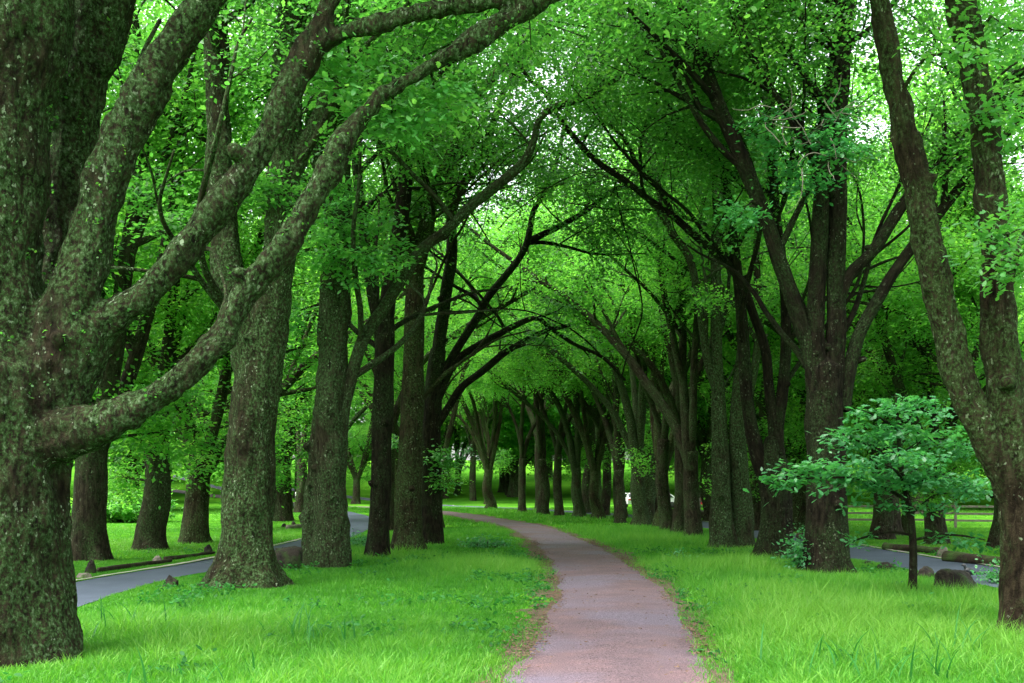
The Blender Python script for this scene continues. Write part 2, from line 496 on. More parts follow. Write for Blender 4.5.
# ------------------------------------------------------------------ tree growth
def limb_path(p, d, length, r0, r1, rng, wig=0.22, up=0.05, seg=0.45):
    n = max(4, int(length / seg))
    pts = [np.array([*p, r0])]
    p = np.array(p, float); d = norm(np.array(d, float))
    cur = rng.normal(0, wig * 0.5, 3)
    for i in range(n):
        cur = cur * 0.6 + rng.normal(0, wig, 3) * 0.6
        d = norm(d + cur * 0.5 + np.array((0, 0, up)))
        p = p + d * (length / n)
        t = (i + 1) / n
        pts.append(np.array([*p, r0 + (r1 - r0) * t]))
    return np.array(pts)

def spawn(W, B, rng, tips, level=1, zmin=4.0, every=0.9, length=3.0, t0=0.25, spread=0.9, up=0.05, maxlevel=2, bias=None, rmax=0.09):
    """children along an axis polyline B (n,4)"""
    pts = B[:, :3]
    seg = np.linalg.norm(np.diff(pts, axis=0), axis=1)
    L = np.concatenate([[0], np.cumsum(seg)])
    tot = L[-1]
    n = int(max(2, tot * (1 - t0) / every))
    for k in range(n):
        s = tot * (t0 + (1 - t0) * (k + rng.uniform(0.1, 0.9)) / n)
        i = min(len(pts) - 2, int(np.searchsorted(L, s)) - 1)
        i = max(0, i)
        p = pts[i]
        if p[2] < zmin:
            continue
        tg = norm(pts[i + 1] - pts[i])
        side = rng.normal(0, 1, 3); side -= tg * np.dot(side, tg); side = norm(side)
        side[2] = side[2] * 0.6 + 0.12
        d = norm(tg * rng.uniform(0.35, 0.8) + side * spread + (bias if bias is not None else 0))
        ln = length * rng.uniform(0.6, 1.2) * (1 - 0.35 * (s / tot))
        r = min(rmax, B[i, 3] * rng.uniform(0.42, 0.65))
        r = max(r, 0.012)
        path = limb_path(p, d, ln, r, max(0.007, r * 0.3), rng, 0.26 if level == 1 else 0.22, up if level == 1 else 0.02, 0.45 if level == 1 else 0.4)
        C = W.tube(path)
        if level < maxlevel:
            spawn(W, C, rng, tips, level + 1, zmin=zmin - 1.0, every=every * 0.72, length=length * 0.5, t0=0.2, spread=0.9, up=0.03, maxlevel=maxlevel, rmax=0.035)
            tips.append(C[len(C) * 2 // 3:, :3])
        else:
            tips.append(C[len(C) // 3:, :3])

def clumps_from(tips, rng, per_m=2.6, jitter=0.25):
    out = []
    for T in tips:
        L = np.sum(np.linalg.norm(np.diff(T, axis=0), axis=1)) if len(T) > 1 else 0.3
        n = max(1, int(round(L * per_m + rng.uniform(-0.5, 0.5))))
        ii = rng.uniform(0, len(T) - 1, n)
        a = np.floor(ii).astype(int); b = np.minimum(a + 1, len(T) - 1); f = (ii - a)[:, None]
        out.append(T[a] * (1 - f) + T[b] * f + rng.normal(0, jitter, (n, 3)))
    return np.vstack(out)

def trace(d, pts, dd=0.0):
    out = []
    for q in pts:
        dy = d + (q[3] if len(q) > 3 else 0) + dd
        p = P(q[0], q[1], dy)
        out.append([*p, q[2] * 0.5 * dy / F])
    return np.array(out)

def carve(C, rng):
    # the avenue is open above the path: the canopy only closes high up
    top = 1.75 + 0.30 * C[:, 1] + rng.normal(0, 0.6, len(C))
    out = (np.abs(C[:, 0] - 1.0) < 2.8 + rng.normal(0, 0.4, len(C))) & (C[:, 2] < top) & (C[:, 1] < 37 + rng.normal(0, 1, len(C)))
    return C[~out]

TREES = []
def make_tree_objects(name, loc, trunk_me, crown_me, label, group=None, rz=0.0, sc=1.0):
    e = empty(name, loc, rz, sc)
    tag(e, label, 'tree', group)
    link('trunk', trunk_me, e)
    if crown_me is not None:
        link('crown', crown_me, e)
    TREES.append(e)
    return e

def hero(name, label, d, base_px, trunk, limbs, bark, seed, fuse=None, ext=True, zmin=5.5, flare=0.35, leafsize=0.10, K=34,
         per_m=7.0, every=0.75, blen=3.2, arch=8, archz=(9.0, 15.0), sprays=(), spray_mat=None, group='avenue trees along the footpath', top=15.5, shape=KITE, matleaf=None, tmin=0.2, flags=None, amp=0.11, creeper=0, forks=0, stubs=7):
    rng = np.random.default_rng(seed)
    big, rest = Wood(seed), Wood(seed + 500)
    base = np.array((*ground_at(*base_px)[:2], 0.0)); base[1] = d
    base[0] = (base_px[0] - 512) * d / F
    tips = []
    T = trace(d, trunk)
    T[0, 2] = -0.12
    if fuse:
        big.tube(T, flare=flare, amp=amp)
    else:
        rest.tube(T, flare=flare, amp=amp)
    for li, pts in enumerate(limbs):
        fl = (flags or {}).get(li, {})
        A = trace(d, pts)
        W = big if (fuse and fl.get('fuse', True)) else rest
        if A[0, 2] < 0.25:
            A[0, 2] = -0.12
            B = W.tube(A, flare=flare * 0.8, amp=amp)
        else:
            B = W.tube(A, amp=amp)
        if fl.get('ext', ext):
            tg = norm(A[-1, :3] - A[-2, :3])
            ln = max(0, (top - A[-1, 2])) * rng.uniform(0.75, 1.0) + 1.0
            E = limb_path(A[-1, :3] - tg * 0.05, tg, ln, A[-1, 3] * 0.98, A[-1, 3] * 0.35, rng, 0.2, 0.04, 0.6)
            C = rest.tube(E)
            spawn(rest, C, rng, tips, zmin=zmin, every=every, length=blen, t0=0.0)
        if fl.get('spawn', True):
            spawn(rest, B, rng, tips, zmin=fl.get('zmin', zmin), every=fl.get('every', every), length=fl.get('blen', blen), t0=fl.get('t0', tmin), up=0.07)
    # broken stubs and knots on the thick wood
    thick = np.vstack([q for q in (big.pts or rest.pts)])
    thick = thick[(thick[:, 2] > 1.0) & (thick[:, 2] < 8.5) & (thick[:, 3] > 0.10)]
    for k in range(stubs if len(thick) else 0):
        b = thick[rng.integers(0, len(thick))]
        az = rng.uniform(math.pi, 2 * math.pi)
        dr = norm(np.array((math.cos(az), math.sin(az), rng.uniform(0.0, 0.7))))
        ln = b[3] + rng.uniform(0.02, 0.16); r0 = min(b[3] * 0.45, rng.uniform(0.05, 0.11))
        (big if fuse else rest).tube(np.array([[*(b[:3] + dr * b[3] * 0.3), r0 * 1.7], [*(b[:3] + dr * b[3] * 0.85), r0 * 1.3], [*(b[:3] + dr * ln), r0 * 0.85]]), sides=12, amp=0.15, step=0.05)
    # winding bare limbs rising from the stems, leafy only at their ends
    if forks:
        stems = np.vstack([q for q in big.pts + rest.pts])
        stems = stems[(stems[:, 2] > 4.0) & (stems[:, 2] < 10.5) & (stems[:, 3] > 0.05)]
        for k in range(forks):
            b = stems[rng.integers(0, len(stems))]
            az = rng.uniform(0, 6.283)
            dr = norm(np.array((0.75 * math.cos(az), 0.75 * math.sin(az), rng.uniform(0.6, 1.2))))
            pth = limb_path(b[:3], dr, rng.uniform(4.5, 7.5), min(0.085, b[3] * 0.55), 0.02, rng, 0.34, 0.03, 0.5)
            Bq = rest.tube(pth)
            for kk in range(2):
                jj = rng.integers(len(Bq) // 3, len(Bq) - 2)
                d2 = norm(norm(Bq[jj + 1, :3] - Bq[jj, :3]) + rng.normal(0, 0.55, 3))
                B3 = rest.tube(limb_path(Bq[jj, :3], d2, rng.uniform(2.0, 3.5), Bq[jj, 3] * 0.7, 0.012, rng, 0.34, 0.04, 0.4))
                spawn(rest, B3, rng, tips, zmin=zmin - 1.5, every=0.7, length=1.6, t0=0.45)
            spawn(rest, Bq, rng, tips, zmin=zmin - 1.5, every=0.8, length=2.0, t0=0.5)
    # leafy branches reaching over the path from the upper stems
    if arch:
        stems = np.vstack([q for q in big.pts + rest.pts])
        stems = stems[(stems[:, 2] > archz[0]) & (stems[:, 2] < archz[1]) & (stems[:, 3] > 0.05)]
        for k in range(arch if len(stems) else 0):
            b = stems[rng.integers(0, len(stems))]
            s_ = 1.0 if base[0] < 1 else -1.0
            dr = norm(np.array((s_ * rng.uniform(0.5, 1.0), rng.normal(0, 0.55), rng.uniform(0.15, 0.6))))
            pth = limb_path(b[:3], dr, rng.uniform(3.5, 6.0), min(0.075, b[3] * 0.6), 0.015, rng, 0.24, 0.0, 0.5)
            Bq = rest.tube(pth)
            spawn(rest, Bq, rng, tips, zmin=min(8.5, zmin), every=0.7, length=2.2, t0=0.15)
    if sprays:
        allp = np.vstack(big.pts + rest.pts)
    sp_c = []
    for (px, py, dd, rx, ry, n) in sprays:
        c = P(px, py, d + dd)
        k = d / F
        dist = np.linalg.norm(allp[:, :3] - c, axis=1) - allp[:, 3] * 2
        a = allp[np.argmin(dist), :3]
        mid = (a + c) / 2 + np.array((0, 0, 0.25))
        rest.tube(np.array([[*a, 0.03], [*mid, 0.022], [*c, 0.012]]))
        for _ in range(max(3, n // 8)):
            e = c + rng.normal(0, 0.5, 3) * np.array((rx * k, rx * k, ry * k * 0.6))
            rest.tube(np.array([[*c, 0.012], [*((c + e) / 2 + rng.normal(0, 0.05, 3)), 0.009], [*e, 0.005]]))
        sp_c.append(c + np.clip(rng.normal(0, 0.5, (n, 3)), -1.1, 1.1) * np.array((rx * k, rx * k * 0.9, ry * k)))
    Vbase = base
    if fuse:
        tm = fused_mesh(big, rest, name + '_trunk', bark, fuse)
    else:
        tm = rest.mesh(name + '_trunk', bark)
    # local coordinates
    def shift(me):
        n = len(me.vertices)
        co = np.zeros(n * 3, np.float32); me.vertices.foreach_get('co', co)
        co = co.reshape(-1, 3) - Vbase.astype(np.float32)
        me.vertices.foreach_set('co', co.ravel()); me.update()
    shift(tm)
    ob = make_tree_objects(name, tuple(base), tm, None, label, group)
    parts = []
    if tips:
        C = carve(clumps_from(tips, rng, per_m, 0.28), rng)
        parts.append(leaves(None, C, K, leafsize, matleaf or M['leaf'], rng, shape=shape, wl=0.6))
    if sp_c:
        C = np.vstack(sp_c)
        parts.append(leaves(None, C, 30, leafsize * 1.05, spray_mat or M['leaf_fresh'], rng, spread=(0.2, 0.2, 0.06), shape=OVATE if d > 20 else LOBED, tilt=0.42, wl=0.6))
    if creeper:
        V = np.vstack(big.V)
        dd_ = V[(V[:, 2] > 2.0) & (V[:, 2] < 8.0)]
        w_ = fbm(dd_ * 1.5, 2, 4) > 0.05
        dd_ = dd_[w_]
        C = dd_[rng.integers(0, len(dd_), creeper)]
        parts.append(leaves(None, C, 5, 0.038, M['leaf'], rng, spread=(0.035, 0.035, 0.03), shape=OVATE, tilt=0.9, wl=0.8))
    if parts:
        cm = merge_leaves(name + '_crown', parts)
        shift(cm)
        link('crown', cm, ob)
    return ob

# ================================================================== SETTING
PATH = np.array([(0.15, -6), (0.35, 2.0), (0.85, 10.4), (1.2, 13.3), (1.62, 18.1), (1.85, 22.1), (1.90, 28.3), (1.80, 37.3), (1.50, 43.7), (0.75, 56), (-0.9, 67), (-5.2, 90), (-12, 112), (-26, 135), (-48, 158)])
ROADL = np.array([(-5.5, 4), (-6.9, 14), (-7.6, 22.5), (-6.95, 29.2), (-6.6, 38.7), (-6.9, 49), (-8.2, 64), (-11.5, 84), (-19, 112), (-34, 150), (-60, 190)])
ROADR = np.array([(9.2, 2), (10.0, 14), (10.3, 24), (10.2, 33), (10.3, 45), (10.2, 58), (8.5, 76), (4.5, 95), (-3, 118), (-18, 145), (-40, 172)])

def smooth2(A, step=0.5):
    B = np.column_stack([A, np.zeros(len(A)), np.ones(len(A))])
    return catmull(B, step)[:, :2]

def ribbon(name, line, width, z, mat, edge_noise=0.05, nx=6, step=0.4, crown=0.0, seed=1):
    c = smooth2(line, step)
    t = np.gradient(c, axis=0); t /= np.linalg.norm(t, axis=1)[:, None]
    nrm = np.stack([t[:, 1], -t[:, 0]], -1)
    s = np.concatenate([[0], np.cumsum(np.linalg.norm(np.diff(c, axis=0), axis=1))])
    V = []
    us = np.linspace(-1, 1, nx + 1)
    for side_i, u in enumerate(us):
        w = np.full(len(c), width / 2.0)
        if abs(u) > 0.99:
            q = np.stack([s * 0.9, np.full(len(s), 3.0 * u), np.zeros(len(s))], -1)
            q2 = np.stack([s * 3.1, np.full(len(s), 9.0 * u), np.zeros(len(s))], -1)
            w = w + edge_noise * (vnoise(q, seed) + 0.6 * vnoise(q2, seed + 1))
        xy = c + nrm * (u * w)[:, None]
        zz = z + crown * (1 - u * u) + HT(xy[:, 0], xy[:, 1]) + np.where(np.hypot(xy[:, 0], xy[:, 1]) > 128, 0.05, 0)
        V.append(np.column_stack([xy, zz]))
    V = np.stack(V, 1)
    n, m = V.shape[:2]
    idx = np.arange(n * m).reshape(n, m)
    f = np.stack([idx[:-1, :-1], idx[:-1, 1:], idx[1:, 1:], idx[1:, :-1]], -1).reshape(-1, 4)
    me = mesh_from_arrays(name, V.reshape(-1, 3), f.ravel(), np.arange(len(f)) * 4, np.full(len(f), 4), mat, True)
    return link(name, me)

def dist_line(X, Y, line):
    c = smooth2(line, 0.6)
    kd = c
    out = np.full(len(X), 1e9)
    Pn = np.column_stack([X, Y])
    for i in range(0, len(Pn), 20000):
        blk = Pn[i:i + 20000]
        # coarse: nearest by Y index window is enough, lines run along Y
        j = np.searchsorted(np.maximum.accumulate(c[:, 1]), blk[:, 1])
        best = np.full(len(blk), 1e9)
        for o in range(-5, 6):
            jj = np.clip(j + o, 0, len(c) - 1)
            best = np.minimum(best, np.hypot(blk[:, 0] - c[jj, 0], blk[:, 1] - c[jj, 1]))
        out[i:i + 20000] = best
    return out

# ground sheet
rr = np.array([0.01, 20, 50, 90, 120, 130, 140, 150, 160, 170, 180, 190, 200, 210, 220, 235, 250, 320, 700])
aa = np.arange(96) / 96 * 2 * np.pi
gx, gy = rr[:, None] * np.cos(aa), rr[:, None] * np.sin(aa)
gi = np.arange(len(rr) * 96).reshape(len(rr), 96); gn = np.roll(gi, -1, 1)
gf = np.stack([gi[:-1], gi[1:], gn[1:], gn[:-1]], -1).reshape(-1, 4)
tag(link('ground', mesh_from_arrays('ground', np.stack([gx, gy, HT(gx, gy)], -1).reshape(-1, 3), gf.ravel(), np.arange(len(gf)) * 4, np.full(len(gf), 4), M['ground'], True)), kind='structure')
tag(ribbon('path_verge', PATH, 2.8, 0.006, M['earth'], 0.30, 4, 0.3, seed=4), kind='structure')
tag(ribbon('path', PATH, 1.88, 0.014, M['path'], 0.055, 8, 0.2, 0.02, seed=2), kind='structure')
RO = ribbon('road', ROADL - np.array((0.28, 0)), 1.6, 0.010, M['road'], 0.04, 4, seed=7); tag(RO, kind='structure')
RO = ribbon('road', ROADR, 2.3, 0.010, M['road'], 0.04, 4, seed=8); tag(RO, kind='structure')

tag(ribbon('kerb', ROADL - np.array((1.14, 0)), 0.14, 0.035, M['kerb'], 0.05, 2, 0.25, seed=9), kind='structure')
tag(ribbon('kerb', ROADR + np.array((1.22, 0)), 0.14, 0.035, M['kerb'], 0.05, 2, 0.25, seed=10), kind='structure')

# ================================================================== HERO TREES
hero('avenue_tree', 'huge mossy multi-stemmed tree with thick limbs sweeping over the grass, nearest on the left', 12.5, (0, 650),
     [(-10, 655, 166), (-8, 600, 150), (-6, 540, 141), (-6, 480, 138), (-2, 420, 132), (2, 370, 118)],
     [[(2, 400, 112), (-2, 300, 82), (-4, 150, 100), (6, 0, 122), (14, -120, 105), (20, -260, 80)],
      [(38, 390, 60, .3), (56, 310, 48, .9), (62, 220, 50, 1.1), (68, 150, 54, 1.2), (76, 90, 56, 1.2), (100, 0, 62, 1.2), (125, -120, 50, 1.2), (140, -240, 40, 1.2)],
      [(40, 400, 80), (60, 335, 62), (80, 280, 50), (99, 205, 42), (119, 150, 38), (143, 100, 36), (172, 50, 33), (208, 0, 30), (260, -90, 27), (300, -200, 22)],
      [(35, 410, 90), (75, 348, 60), (105, 322, 42), (130, 306, 34), (152, 288, 31), (180, 258, 30), (208, 218, 30), (240, 182, 29), (268, 137, 29), (292, 84, 29), (308, 52, 27), (322, 26, 23), (330, 5, 21), (345, -40, 20), (380, -120, 16)],
      [(300, 66, 24), (318, 46, 21), (341, 35, 19), (382, 24, 18), (423, 12, 18), (480, 3, 17), (530, -6, 16), (600, -40, 13)],
      [(25, 442, 80, -.1), (62, 434, 52, -.2), (98, 425, 40, -.25), (130, 411, 34, -.25), (160, 394, 32, -.25), (195, 367, 30, -.25), (220, 338, 28, -.25), (245, 297, 28, -.25), (285, 247, 27, -.25), (312, 202, 26, -.2), (340, 150, 24, -.2), (366, 112, 22, -.1), (395, 88, 21), (450, 55, 21), (490, 30, 22), (540, 0, 19), (590, -40, 16)],
      [(118, 150, 12, .1), (132, 100, 7, .25), (140, 60, 5, .35), (160, 20, 4, .4)]],
     M['bark'], 11, fuse=0.025, creeper=450, zmin=7.0, flare=0.18, leafsize=0.10, K=34, blen=2.8, shape=OVATE,
     sprays=[(392, 112, .5, 38, 20, 30), (436, 98, .45, 26, 20, 20), (330, 80, .6, 26, 22, 14), (350, 60, .4, 30, 12, 10)], matleaf=M['leaf'],
     flags={3: {'every': 1.4}, 4: {'every': 1.0}, 5: {'every': 1.0}, 6: {'ext': False, 'fuse': False}}, top=13)

hero('avenue_tree', 'stout trunk with widely flared mossy base beside the left road, behind the huge mossy tree', 22.1, (245, 583),
     [(244, 588, 74), (245, 574, 64), (246, 558, 56), (247, 530, 51), (249, 490, 49), (252, 440, 48), (256, 392, 48), (258, 350, 46)],
     [[(254, 375, 40), (241, 320, 33), (228, 270, 30), (222, 200, 27), (218, 100, 26), (216, 20, 24), (214, -80, 20)],
      [(260, 375, 44), (272, 300, 36), (281, 240, 33), (285, 150, 31), (288, 60, 29), (295, 0, 27), (305, -120, 20)],
      [(283, 190, 22), (305, 150, 18), (325, 100, 16), (340, 40, 14), (350, -30, 11)]],
     M['bark'], 12, forks=4, fuse=0.04, zmin=9.5, flare=0.42, leafsize=0.11,
     sprays=[(150, 195, 1.5, 34, 30, 22), (180, 230, .5, 40, 24, 22), (268, 192, -.6, 32, 26, 26), (120, 60, 2, 30, 30, 16)], spray_mat=M['leaf'])

hero('avenue_tree', 'pale green mossy trunk with a dark second stem fused to its left side', 27.6, (327, 565),
     [(329, 567, 37), (330, 540, 34), (330, 500, 34), (331, 440, 32), (332, 380, 30), (334, 330, 28)],
     [[(333, 345, 32), (336, 280, 30), (338, 200, 26), (334, 130, 26), (330, 60, 24), (335, -20, 20)],
      [(313, 566, 22, .35), (314, 500, 21, .4), (318, 450, 20, .3), (326, 395, 18, .2)],
      [(336, 460, 17.3), (345, 405, 13.7), (361, 345, 12.2), (385, 306, 11.5), (400, 282, 11.5), (421, 250, 10.8), (445, 231, 10.1), (475, 203, 10.1), (510, 175, 9.4), (525, 160, 8.6), (534, 140, 7.2), (538, 122, 6.5), (553, 107, 6.5), (583, 99, 5.8), (609, 83, 5.8), (630, 73, 5.8), (663, 68, 5.0), (700, 67, 4.3), (740, 75, 2.9)],
      [(335, 230, 16), (322, 180, 14), (312, 130, 12), (318, 70, 10), (310, 0, 8)]],
     M['bark_green'], 13, forks=5, fuse=0.035, zmin=10.0, flare=0.3, leafsize=0.12,
     sprays=[(340, 230, -1, 46, 26, 40), (365, 255, -1.2, 40, 24, 34), (320, 262, -.8, 36, 20, 24), (290, 320, -.5, 24, 16, 14), (345, 195, -.5, 30, 20, 20)],
     flags={1: {'ext': False, 'spawn': False, 'fuse': True}, 2: {'ext': False, 'fuse': False, 't0': 0.55, 'every': 1.3, 'blen': 1.6}})

hero('avenue_tree', 'slim dark straight trunk standing close behind the pale twin-stemmed tree', 31.4, (378, 556),
     [(378, 558, 24), (379, 530, 22), (381, 480, 21), (382, 430, 21), (384, 380, 20), (385, 335, 19)],
     [[(385, 345, 18), (388, 300, 16), (398, 240, 15), (405, 180, 14), (407, 120, 13), (410, 60, 12), (412, -20, 10)],
      [(384, 360, 13), (372, 290, 11), (362, 220, 10), (355, 150, 9), (352, 80, 8)]],
     M['bark_dark'], 14, forks=7, arch=3, zmin=11.0, flare=0.4, leafsize=0.13)

hero('avenue_tree', 'reddish-brown trunk with forked top, in the left row right behind the slim dark one', 34.7, (409, 550),
     [(409, 551, 32), (409, 535, 29), (409, 500, 28), (411, 440, 25), (413, 390, 22), (414, 342, 20), (415, 290, 18)],
     [[(415, 300, 17), (418, 260, 15), (428, 215, 13), (440, 180, 12), (455, 145, 11), (468, 112, 10), (490, 80, 9), (510, 55, 8)],
      [(415, 300, 15), (405, 230, 12), (402, 170, 11), (405, 100, 10), (402, 30, 9)],
      [(424, 228, 9), (444, 236, 8), (460, 190, 8), (485, 150, 7), (500, 100, 6), (515, 75, 5)]],
     M['bark_brown'], 15, forks=7, arch=3, zmin=11.0, flare=0.5, leafsize=0.13, sprays=[(398, 440, .5, 10, 10, 6)])

hero('avenue_tree', 'dark forked trunk with low limbs reaching across the path, behind the reddish-brown one', 39.0, (431, 541),
     [(431, 541, 25), (431, 500, 20), (431, 440, 19), (433, 390, 18), (438, 350, 15)],
     [[(434, 430, 9.4), (451, 403, 7.9), (462, 387, 7.9), (484, 370, 7.2), (506, 352, 6.5), (541, 333, 5.0), (570, 325, 3.6)],
      [(437, 400, 9.4), (455, 362, 7.2), (477, 346, 7.2), (497, 335, 6.5), (534, 318, 5.0), (550, 328, 4.3), (574, 344, 3.6), (602, 357, 3.6), (625, 380, 2.9)],
      [(436, 395, 10.1), (448, 365, 8.6), (466, 335, 7.9), (480, 313, 7.9), (487, 299, 7.9), (520, 257, 7.2), (529, 234, 6.5), (534, 210, 5.8), (548, 187, 5.0), (559, 152, 4.3), (565, 120, 3.6)],
      [(527, 243, 7), (540, 236, 6.5), (564, 224, 6), (590, 208, 5), (609, 191, 5), (627, 187, 4)],
      [(438, 355, 14), (445, 300, 12), (452, 250, 11), (450, 200, 9), (455, 140, 8), (470, 80, 7)]],
     M['bark_dark'], 16, forks=6, arch=3, zmin=11.0, flare=0.4, leafsize=0.13,
     flags={0: {'ext': False, 'zmin': 6.2, 't0': .5, 'blen': 1.8}, 1: {'ext': False, 'zmin': 6.5, 't0': .5, 'blen': 1.8}, 3: {'ext': False}},
     sprays=[(447, 455, -.5, 16, 14, 14), (440, 478, -.5, 10, 12, 8)])

hero('avenue_tree', 'tall two-stemmed brown tree at the right edge, left stem leaning over the sapling', 14.5, (1031, 632),
     [(1032, 640, 66), (1032, 610, 58), (1031, 560, 54), (1028, 510, 54), (1022, 465, 50)],
     [[(1022, 505, 38), (1002, 465, 33), (984, 435, 31), (966, 395, 30), (950, 345, 29), (938, 285, 29), (924, 215, 27), (909, 150, 25), (895, 85, 23), (880, 5, 23), (868, -60, 21), (850, -180, 18)],
      [(1022, 490, 42), (1014, 430, 37), (1006, 380, 35), (1000, 320, 34), (996, 265, 34), (990, 200, 32), (984, 125, 30), (973, 60, 29), (963, 0, 27), (955, -80, 23), (950, -200, 18)],
      [(998, 300, 16, .2), (1020, 250, 12, .5), (1050, 200, 11, .8), (1080, 120, 10, 1)]],
     M['bark_brown'], 17, fuse=0.03, zmin=7.8, flare=0.3, leafsize=0.10, shape=OVATE,
     sprays=[(1008, 235, -1, 22, 26, 16), (1015, 270, -1, 18, 10, 8), (955, 55, -1.0, 24, 10, 8), (1005, 110, -.4, 26, 20, 12), (1012, 30, -.2, 40, 26, 18)],
     flags={2: {'ext': False}})

hero('avenue_tree', 'big dark trunk splitting into two parallel upright stems behind the sapling on the right', 25.5, (828, 569),
     [(828, 571, 44), (827, 545, 40), (826, 510, 38), (826, 460, 37), (826, 410, 36), (825, 368, 36)],
     [[(819, 390, 23), (816, 340, 19), (816, 300, 18), (819, 250, 17), (821, 200, 16), (825, 130, 15), (835, 60, 14), (845, 0, 13), (850, -60, 11)],
      [(834, 390, 23), (836, 330, 20), (836, 280, 18), (838, 220, 17), (839, 150, 15), (842, 90, 14), (846, 30, 12), (860, -40, 10)],
      [(840, 410, 20), (850, 368, 15), (859, 335, 13), (878, 300, 12), (899, 265, 11), (934, 220, 11), (974, 170, 10), (1010, 130, 8)],
      [(836, 305, 15), (850, 275, 12), (874, 250, 12), (899, 210, 12), (930, 170, 12), (964, 135, 11), (1004, 85, 10), (1030, 65, 9)],
      [(816, 385, 18), (809, 350, 16), (800, 322, 16), (790, 290, 16), (779, 260, 16), (768, 225, 15), (754, 190, 15), (738, 150, 15), (724, 118, 14), (708, 75, 13), (695, 38, 12), (680, 0, 10), (665, -50, 8)],
      [(742, 160, 8), (732, 135, 7), (716, 118, 6), (700, 108, 5), (688, 80, 4.5), (672, 60, 4)],
      [(822, 180, 9), (806, 140, 7), (790, 110, 6), (770, 90, 5), (755, 60, 4)]],
     M['bark_dark'], 18, forks=9, zmin=9.5, flare=0.65, leafsize=0.12,
     sprays=[(800, 175, -1, 36, 16, 16), (830, 130, -1, 30, 22, 14), (770, 130, -1, 30, 20, 12), (740, 215, -1, 24, 14, 10), (845, 150, -1.5, 26, 12, 10)], spray_mat=M['leaf_blue'],
     flags={5: {'ext': False, 'fuse': False}, 6: {'fuse': False}, 2: {'zmin': 8}, 3: {'zmin': 8}})

hero('avenue_tree', 'thick dark bole with a burl and black forking limbs, left of the two-stemmed dark tree', 30.5, (775, 556),
     [(775, 557, 36), (776, 530, 32), (776, 500, 31), (775, 474, 34), (772, 456, 24), (773, 438, 15)],
     [[(766, 475, 18), (754, 438, 15), (747, 400, 13), (744, 352, 12), (740, 300, 11), (735, 250, 10), (728, 200, 9), (720, 140, 8)],
      [(776, 475, 20), (777, 430, 14), (783, 390, 12), (786, 340, 11), (784, 280, 10), (776, 220, 10), (772, 150, 9), (770, 80, 7)],
      [(774, 470, 14.4), (774, 430, 11.5), (769, 390, 10.1), (765, 350, 9.4), (752, 310, 9.4), (740, 280, 8.6), (722, 258, 8.6), (700, 240, 7.9), (672, 215, 7.2), (650, 200, 6.5), (627, 182, 6.5), (599, 163, 5.8), (578, 142, 5.8), (557, 114, 5.0), (545, 92, 4.3), (530, 80, 3.6), (518, 60, 3.6), (522, 45, 2.9), (535, 33, 2.9), (570, 40, 2.2)],
      [(672, 215, 6), (660, 190, 5.5), (640, 170, 5), (625, 140, 4.5), (605, 120, 4)]],
     M['bark_dark'], 19, forks=8, zmin=10.5, flare=0.4, leafsize=0.12,
     flags={2: {'ext': False, 't0': .45, 'blen': 1.8, 'every': 1.2}, 3: {'ext': False, 'fuse': False}})

hero('avenue_tree', 'pair of trunks grown together, one dark, one pale green, left of the burled bole', 36.0, (731, 546),
     [(722, 547, 25), (722, 520, 22), (721, 480, 19), (719, 420, 15), (717, 360, 12), (716, 300, 10.5)],
     [[(741, 546, 27, .3), (741, 510, 23, .3), (739, 470, 19, .2), (737, 430, 15), (738, 390, 12), (742, 340, 10), (738, 280, 9), (728, 220, 8), (716, 150, 7)],
      [(716, 310, 10.5), (716, 240, 9.5), (719, 180, 8), (723, 110, 7)],
      [(720, 400, 10), (708, 360, 9), (700, 310, 8), (690, 260, 8), (668, 225, 7), (655, 170, 6), (640, 120, 5)],
      [(737, 430, 10), (752, 380, 9), (760, 320, 8), (756, 250, 7), (765, 190, 6)]],
     M['bark_green'], 20, forks=8, zmin=11.0, flare=0.5, leafsize=0.13)

# pale dead twigs tangled in the right-hand crown
def dead_twigs(parent, d, base):
    rng = np.random.default_rng(71)
    W = Wood(71)
    for k in range(16):
        p = P(rng.uniform(770, 835), rng.uniform(95, 190), d - 1.6 + rng.uniform(-.3, .3))
        dr = norm(rng.normal(0, 1, 3) * (1, .5, 1))
        W.tube(limb_path(p, dr, rng.uniform(.5, 1.2), .014, .006, rng, 0.6, 0.0, 0.12), sides=4)
    b0 = P(806, 140, d - .2)
    for k in range(5):
        W.tube(limb_path(b0, norm(np.array((rng.normal(0, 1), -1.2, rng.normal(0, .8)))), 1.8, .02, .007, rng, 0.5, 0.0, 0.2), sides=5)
    me = W.mesh('dead_twig_mesh', M['rail'])
    n = len(me.vertices); co = np.zeros(n * 3, np.float32); me.vertices.foreach_get('co', co)
    co = co.reshape(-1, 3) - np.array(base, np.float32); me.vertices.foreach_set('co', co.ravel()); me.update()
    link('dead_twigs', me, parent)['kind'] = 'stuff'
dead_twigs(TREES[7], 25.5, TREES[7].location[:])

